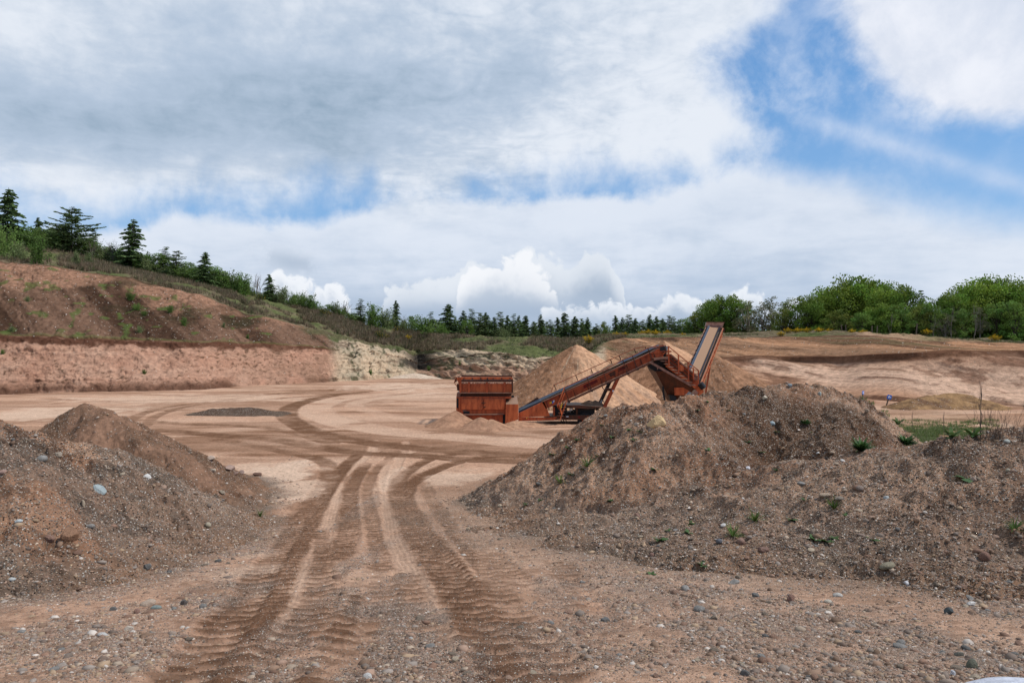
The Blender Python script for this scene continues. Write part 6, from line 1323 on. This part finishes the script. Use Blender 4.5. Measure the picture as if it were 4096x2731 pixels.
HERO = [('boulder', 657, 422, 16, 10, (.55, .38, .20), 1, 'big yellowish boulder on the crest of the middle gravel heap', True, .8, 0), ('boulder', 70, 534, 15, 11, (.27, .15, .09), 2, 'large angular brown boulder low on the left heap', True, .85, .3), ('boulder', 49, 539, 9, 6, (.22, .13, .095), 3, 'smaller brown rock leaning against the large angular boulder', True, .7, .8),
 ('boulder', 77, 552, 7, 5, (.19, .11, .075), 4, 'flat brown rock below the large angular boulder', True, .6, .1), ('stone_slab', 100, 489, 13, 4.2, (.28, .315, .31), 5, 'long blue-grey slab lying on the left heap', True, .35, -.5), ('cobble', 888, 565, 12.5, 4.6, (.22, .19, .13), 6, 'long oval khaki cobble among small stones at the right', False, .75, .25),
 ('boulder', 791, 598, 7.5, 6.5, (.24, .14, .105), 7, 'reddish angular rock at the foot of the right gravel bank', True, .75, 0), ('cobble', 637, 515, 4, 5.5, (.26, .16, .12), 8, 'upright brown stone low on the face of the middle heap', True, 1.2, .4), ('cobble', 748, 468, 4.4, 2.7, (.60, .58, .60), 9, 'whitish flat stone on the ridge running down from the yellow boulder', True, .6, 0),
 ('cobble', 641, 417, 3.5, 2.6, (.40, .33, .26), 10, 'grey stone perched just left of the yellow boulder', False, .8, 0), ('cobble', 637, 424, 4, 3, (.38, .31, .25), 11, 'pale stone just below and left of the yellow boulder', True, .7, .3), ('cobble', 763, 549, 9, 5.5, (.20, .12, .09), 12, 'dull red-brown block below the cluster of round stones', True, .7, 0),
 ('cobble', 741, 541, 6.5, 5.5, (.26, .16, .12), 13, 'round brown stone in the cluster at the foot of the middle heap', False, .85, 0), ('cobble', 745, 533, 5, 4, (.30, .18, .13), 14, 'round reddish stone on top of the cluster of round stones', False, .85, 0), ('cobble', 719, 541, 5, 4, (.13, .13, .14), 15, 'dark blue-grey stone at the left of the cluster of round stones', False, .8, 0), ('cobble', 652, 555, 5, 4, (.24, .14, .11), 16, 'reddish round stone alone on the sand below the middle heap', False, .8, 0),
 ('cobble', 148, 603, 11, 6, (.42, .32, .24), 17, 'pale pinkish rounded stone, largest of the group on the left ground', False, .75, .2), ('cobble', 156, 607, 8, 3.4, (.20, .23, .21), 18, 'flat grey-green stone touching the pale pinkish stone', False, .45, 0), ('cobble', 137, 611, 5, 4.5, (.27, .16, .12), 19, 'reddish stone left of the pale pinkish stone', False, .8, 0), ('cobble', 184, 602, 6, 5.5, (.10, .085, .075), 20, 'dark pointed stone right of the pale pinkish stone', True, 1.0, 0),
 ('cobble', 174, 608, 4, 2.4, (.25, .24, .22), 21, 'small grey stone between the dark pointed stone and the pinkish one', False, .6, 0), ('cobble', 129, 628, 8, 4, (.50, .42, .34), 22, 'flat cream stone on the sand below the group on the left', True, .5, 0), ('cobble', 208, 525, 5, 4, (.42, .36, .26), 23, 'pale rounded stone at the toe of the left heap', False, .85, 0), ('cobble', 12, 579, 6, 2.5, (.45, .45, .42), 24, 'pale grey stone near the left edge below the dark heap', False, .5, 0),
 ('cobble', 58, 454, 6, 4.5, (.38, .31, .24), 25, 'pale angular stone high on the left heap', True, .8, 0), ('cobble', 83, 504, 3.5, 7, (.36, .29, .21), 26, 'upright pale stone in the middle of the left heap', True, 1.4, 0), ('cobble', 19, 521, 5.5, 3, (.50, .53, .52), 27, 'whitish blue stone at the left edge on the dark heap', False, .6, 0), ('cobble', 3, 472, 6, 3.5, (.36, .23, .18), 28, 'pinkish stone at the very left edge on the dark heap', False, .7, 0),
 ('cobble', 974, 479, 5, 4, (.30, .22, .17), 29, 'lumpy brownish rock below the broad-leaved weed on the right bank', True, .8, 0), ('cobble', 1007, 441, 5, 3, (.36, .37, .33), 30, 'pale green-grey stone high on the right bank', False, .6, 0), ('cobble', 1008, 470, 3.6, 2.8, (.42, .37, .28), 31, 'cream oval stone right of the broad-leaved weed', False, .8, 0), ('cobble', 824, 495, 9, 4, (.36, .27, .19), 32, 'flat tan slab in the saddle between the two right-hand heaps', True, .5, .1),
 ('cobble', 886, 497, 5, 3, (.42, .45, .44), 33, 'whitish flat-faced stone in the middle of the right bank', True, .6, 0), ('cobble', 839, 498, 6.5, 3.2, (.28, .23, .18), 34, 'tan flat stone right of the slab in the saddle', True, .5, 0), ('cobble', 838, 595, 7, 4, (.50, .47, .42), 35, 'large white-grey cobble in the pale stone cluster', False, .7, .1), ('cobble', 828, 601, 6, 3, (.42, .38, .31), 36, 'cream cobble left of the large white-grey one', False, .6, 0),
 ('cobble', 907, 583, 5, 4.5, (.66, .65, .66), 37, 'bright white angular stone in the pebble field', True, .9, 0), ('cobble', 949, 611, 7, 6.5, (.075, .085, .085), 38, 'dark slate-grey angular stone at the right', True, .9, 0), ('cobble', 985, 557, 8, 8, (.23, .13, .095), 39, 'reddish rounded rock half sunk in the right bank', False, .9, 0), ('cobble', 972, 664, 9, 7, (.15, .15, .11), 40, 'olive-grey oval pebble near the bottom right corner', False, .8, .9),
 ('cobble', 959, 654, 8, 5, (.17, .16, .13), 41, 'grey-brown pointed stone near the bottom right', True, .6, 0), ('cobble', 953, 673, 4, 5, (.72, .72, .74), 42, 'white chip of stone beside the pale boulder at the bottom', True, 1.2, 0), ('cobble', 860, 488, 6, 4, (.22, .17, .14), 43, 'brown stone in the upper part of the saddle', False, .7, 0), ('cobble', 790, 385, 4, 3, (.26, .29, .30), 44, 'blue-grey stone on the very top of the middle heap', True, .8, 0),
 ('cobble', 820, 394, 3, 4, (.33, .38, .36), 45, 'pale greenish stone near the top right of the middle heap', True, 1.1, 0), ('cobble', 765, 398, 5.5, 3, (.45, .38, .28), 46, 'cream elongated stone near the top of the middle heap', True, .5, .3), ('cobble', 772, 423, 4.4, 3.2, (.30, .35, .36), 47, 'pale blue stone in the damp hollow of the middle heap', False, .8, 0), ('cobble', 867, 410, 4, 3, (.34, .25, .18), 48, 'tan stone on the right flank of the middle heap', True, .8, 0),
 ('cobble', 230, 468, 8, 5, (.36, .25, .20), 49, 'pale pink block in the rubble right of the pointed heap', True, .8, 0), ('cobble', 211, 458, 7, 3.5, (.42, .32, .25), 50, 'pale slab at the left of the rubble by the pointed heap', True, .5, 0), ('cobble', 242, 472, 5, 3.5, (.30, .21, .17), 51, 'pinkish rock at the right end of the rubble', True, .8, 0), ('cobble', 222, 492, 5, 3.8, (.28, .23, .17), 52, 'grey-tan rock at the lower end of the rubble', True, .8, 0), ('cobble', 235, 473, 4, 3, (.22, .14, .11), 53, 'dark brown rock in the middle of the rubble', True, .8, 0),
 ('cobble', 257, 474, 6.5, 3.5, (.15, .085, .06), 54, 'dark brown clod on the sand right of the rubble', True, .7, 0), ('cobble', 213, 470, 4.5, 3, (.40, .33, .25), 55, 'cream block at the foot of the pointed heap', True, .7, 0)]
for nm, px, py, wpx, hpx, col_, sd_, lab, ang, flat, rot in HERO:
    p = hit(px, py + hpx * .35); s = wpx / F * p[1] * .66; me = rock_mesh(nm, 100 + sd_, col_, .35 if ang else .22, 1.0, 3, ang)
    o = obj(nm, me); o.location = (p[0], p[1] + s * .05, p[2] + hpx / F * p[1] * .32); o.scale = (s, s * .8, hpx / F * p[1] * .72); o.rotation_euler = (random.uniform(-.15, .15), -rot if nm != 'stone_slab' else .55, random.uniform(-.3, .3))
    tag(o, lab, {'boulder': 'boulder', 'stone_slab': 'stone slab', 'cobble': 'stone'}[nm])
# pale smooth boulder cut by the bottom right corner
me = rock_mesh('pale_boulder', 900, (.50, .51, .56), .04, 1.0, 5, False); o = obj('pale_boulder', me); o.location = (3.2, 4.2, -2.475); o.scale = (.60, .45, .36); o.rotation_euler = (0, .04, .1)
tag(o, 'smooth pale grey boulder cut off by the bottom right corner', 'boulder')
# ordinary loose stones, each its own object
KIND = [((.14, .132, .122), 'dark grey'), ((.235, .22, .20), 'mid-grey'), ((.24, .145, .10), 'reddish brown'), ((.40, .32, .23), 'cream'), ((.33, .22, .16), 'pinkish'), ((.56, .53, .49), 'white'), ((.20, .155, .115), 'dull brown')]
SM = [[rock_mesh('stone', 200 + i * 3 + j, c_, .3, 1.0, 2, j == 1) for j in range(2)] for i, (c_, _) in enumerate(KIND)]
P_ = scatter(225, (4.2, 27), 0, 0, seed=31, dens=lambda X_, Y_, wh, px: peb_dens(X_, Y_, wh, px) * (px > -30) * (px < 1054) * .8)
WH = ['on the bare ground', 'on the middle gravel heap', 'on the right gravel bank', 'on the dark left heap', 'on the pointed earth heap', 'on the low spoil', 'on the flat heap']
wh_ = surf(P_[:, 0], P_[:, 1])[1]
for i, p in enumerate(P_):
    k = random.choices(range(7), [2, 1.6, 2, 1.6, 1.4, .8, 2])[0]; j = random.randrange(2); s = (random.uniform(.016, .032) + .0020 * p[1]) * (1.5 if random.random() < .12 else 1)
    o = obj('stone', SM[k][j]); o.location = (p[0], p[1], p[2] + s * .2); o.scale = (s * random.uniform(.9, 1.4), s * random.uniform(.7, 1.1), s * random.uniform(.5, .9)); o.rotation_euler = (random.uniform(-.3, .3), random.uniform(-.4, .4), random.uniform(0, 6.28))
    tag(o, 'loose %s %s stone lying %s' % (('rounded', 'angular')[j], KIND[k][1], WH[wh_[i]]), 'stone', 'loose stones ' + WH[wh_[i]])

# weeds
def weed_mesh(name, seed, n, l, w_, col, lift=.8, droop=.5):
    g = np.random.default_rng(seed); V_, F_, C_ = [], [], []
    for i in range(n):
        a = g.uniform(0, 6.28); up = g.uniform(.3, 1) * lift; L1 = l * g.uniform(.6, 1.1); d = np.array([math.cos(a), math.sin(a), 0]); s_ = np.array([-math.sin(a), math.cos(a), 0]); o = len(V_)
        for t in (0, .3, .65, 1.0):
            c_ = d * L1 * t * (1 - .3 * up) + np.array([0, 0, L1 * (up * t - droop * t * t * .6)]); wd = w_ * math.sin(math.pi * min(.12 + t * .86, .99)); V_ += [c_ - s_ * wd / 2, c_ + s_ * wd / 2 + np.array([0, 0, .12 * wd])]
        for q in range(3): F_.append((o + 2 * q, o + 2 * q + 1, o + 2 * q + 3, o + 2 * q + 2))
        C_ += [np.array(col) * g.uniform(.7, 1.3)] * 8
    me = mesh_np(name, np.array(V_), np.array(F_), np.array(C_), smooth=True); me.materials.append(M_leaf); return me
DOCK = weed_mesh('leafy_weed', 1, 16, .42, .10, (.10, .16, .045), 1.1, .7); TUFT = weed_mesh('grass_tuft', 2, 46, .22, .012, (.09, .15, .03), 1.3, .5)
BROADL = weed_mesh('broad_leaved_weed', 3, 8, .22, .17, (.075, .13, .055), .45, .5); SMALL = weed_mesh('small_weed', 4, 12, .10, .045, (.08, .14, .045), .7, .4); BUSHY = weed_mesh('bushy_weed', 5, 150, .42, .05, (.05, .105, .028), 1.0, .5)
def put(me, name, px, py, s, label, group=None, cat='weed'):
    p = hit(px, py); o = obj(name, me); o.location = (p[0], p[1], p[2] - .01); o.scale = (s,) * 3; o.rotation_euler = (0, 0, random.uniform(0, 6.28)); tag(o, label, cat, group); return o
put(BROADL, 'broad_leaved_weed', 966, 478, 1.3, 'broad-leaved grey-green weed high on the right bank')
put(DOCK, 'leafy_weed', 898, 424, 1.7, 'large dock-like leafy plant where the middle heap meets the green patch'); put(DOCK, 'leafy_weed', 973, 437, .9, 'tall leafy weed with a dead stem at the far side of the green patch'); put(DOCK, 'leafy_weed', 952, 437, .8, 'bright green leafy clump right of the green patch middle')
put(BUSHY, 'bushy_weed', 906, 444, 1.3, 'dark green bushy weed in the green patch'); put(BUSHY, 'bushy_weed', 861, 450, 1.1, 'dark green bushy weed on the flank above the green patch'); put(BUSHY, 'bushy_weed', 805, 423, .6, 'dark green clump near the top of the damp hollow')
put(TUFT, 'grass_tuft', 587, 467, 1.7, 'bright green ferny tuft on the face of the middle heap'); put(TUFT, 'grass_tuft', 560, 483, 1.3, 'bright green tuft low on the left side of the middle heap'); put(TUFT, 'grass_tuft', 755, 521, 1.3, 'spiky green tuft above the cluster of round stones'); put(TUFT, 'grass_tuft', 733, 536, 1.3, 'grassy tuft growing among the round stones'); put(TUFT, 'grass_tuft', 834, 508, 1.2, 'upright green tuft in the saddle'); put(TUFT, 'grass_tuft', 260, 516, 1.0, 'yellow-green tuft on the gravel at the toe of the left heap'); put(TUFT, 'grass_tuft', 1014, 530, 1.1, 'dry grass tuft at the right edge')
W6 = [(568, 448), (552, 455), (612, 437), (576, 440), (585, 470), (571, 476), (598, 456), (628, 430), (640, 432), (602, 425), (633, 440), (590, 430), (660, 540), (670, 531), (689, 533), (697, 410), (729, 411), (708, 402), (747, 442), (762, 452), (777, 470), (805, 500), (792, 520), (826, 541), (834, 538), (815, 540), (776, 432), (812, 432), (708, 450), (651, 574), (704, 566), (688, 524), (540, 500), (527, 505), (846, 515), (873, 540), (610, 500), (655, 470)]
for px, py in W6: put(SMALL, 'small_weed', px, py, random.uniform(1.0, 1.9), 'tiny green weed sprouting on the gravel around the middle heap', 'tiny weeds on the gravel')
g_ = np.random.default_rng(77); k = 0
V_, F_, C_ = [], [], []
px = g_.uniform(862, 1000, 22000); py = g_.uniform(420, 480, 22000)
Yq = np.array([gpt(0, q)[1] for q in py]); Xq = (px - CX) / F * Yq
zq, wq = surf(Xq, Yq); cen = np.exp(-(((px - (930 + (py - 450) * -.9)) / 50) ** 2 + ((py - 448) / 20) ** 2)); keep = (g_.random(len(px)) < cen * 1.2) & (fbm(Xq * 1.2, Yq * 1.2, 3, 7) > -.12)
B = np.stack([Xq, Yq, zq], 1)[keep]; B = np.repeat(B, 9, 0); n = len(B); a = g_.uniform(0, 6.28, n); S = g_.uniform(.06, .22, n); B[:, :2] += g_.normal(0, .08, (n, 2))
tip = B + np.stack([np.cos(a) * S * .6, np.sin(a) * S * .6, S], 1); w_ = np.stack([-np.sin(a), np.cos(a), 0 * a], 1) * .016
c_ = np.array([(.12, .18, .045), (.09, .15, .03), (.17, .19, .07), (.2, .18, .10)])[g_.integers(0, 4, n)]
tag(obj('ground_weeds', mesh_np('ground_weeds', np.stack([B - w_, B + w_, tip], 1).reshape(-1, 3), np.arange(3 * n).reshape(-1, 3), np.repeat(c_, 3, 0), smooth=False), M_leaf), 'patch of low green weeds and grass between the two right-hand heaps', 'ground cover', kind='stuff')
tw = bare(51, 1.3, (.10, .065, .05), None, .22, 7, 3, .0045); tm = mesh_np('dead_stalks', *tw[1][:2], cols=tw[1][2]); tm.materials.append(M_bark)
tw = bare(52, 1.6, (.12, .09, .07), None, .15, 1, 3, .006); tm2 = mesh_np('dead_stalk', *tw[1][:2], cols=tw[1][2]); tm2.materials.append(M_bark)
for px, py, m_, s, lab in [(985, 438, tm, .9, 'dense reddish clump of dead stalks on the crest of the right bank'), (997, 438, tm, .85, 'clump of dead stalks right of the densest one'), (1010, 438, tm, .6, 'thinner clump of dead stalks near the right edge'), (1022, 440, tm2, .9, 'single dead stalk at the right edge'), (972, 436, tm2, 1.3, 'tall dead stem rising from the leafy weed'), (900, 424, tm, .9, 'thin dead branches rising behind the dock-like plant'), (913, 430, tm2, 1.3, 'lone tall thin dead stalk right of the dock-like plant'), (946, 436, tm2, .6, 'short dead stalk at the edge of the green patch'), (776, 468, tm2, .45, 'pale dead twig in the damp hollow')]:
    put(m_, 'dead_stalks' if m_ is tm else 'dead_stalk', px, py, s, lab, None, 'dead plant')
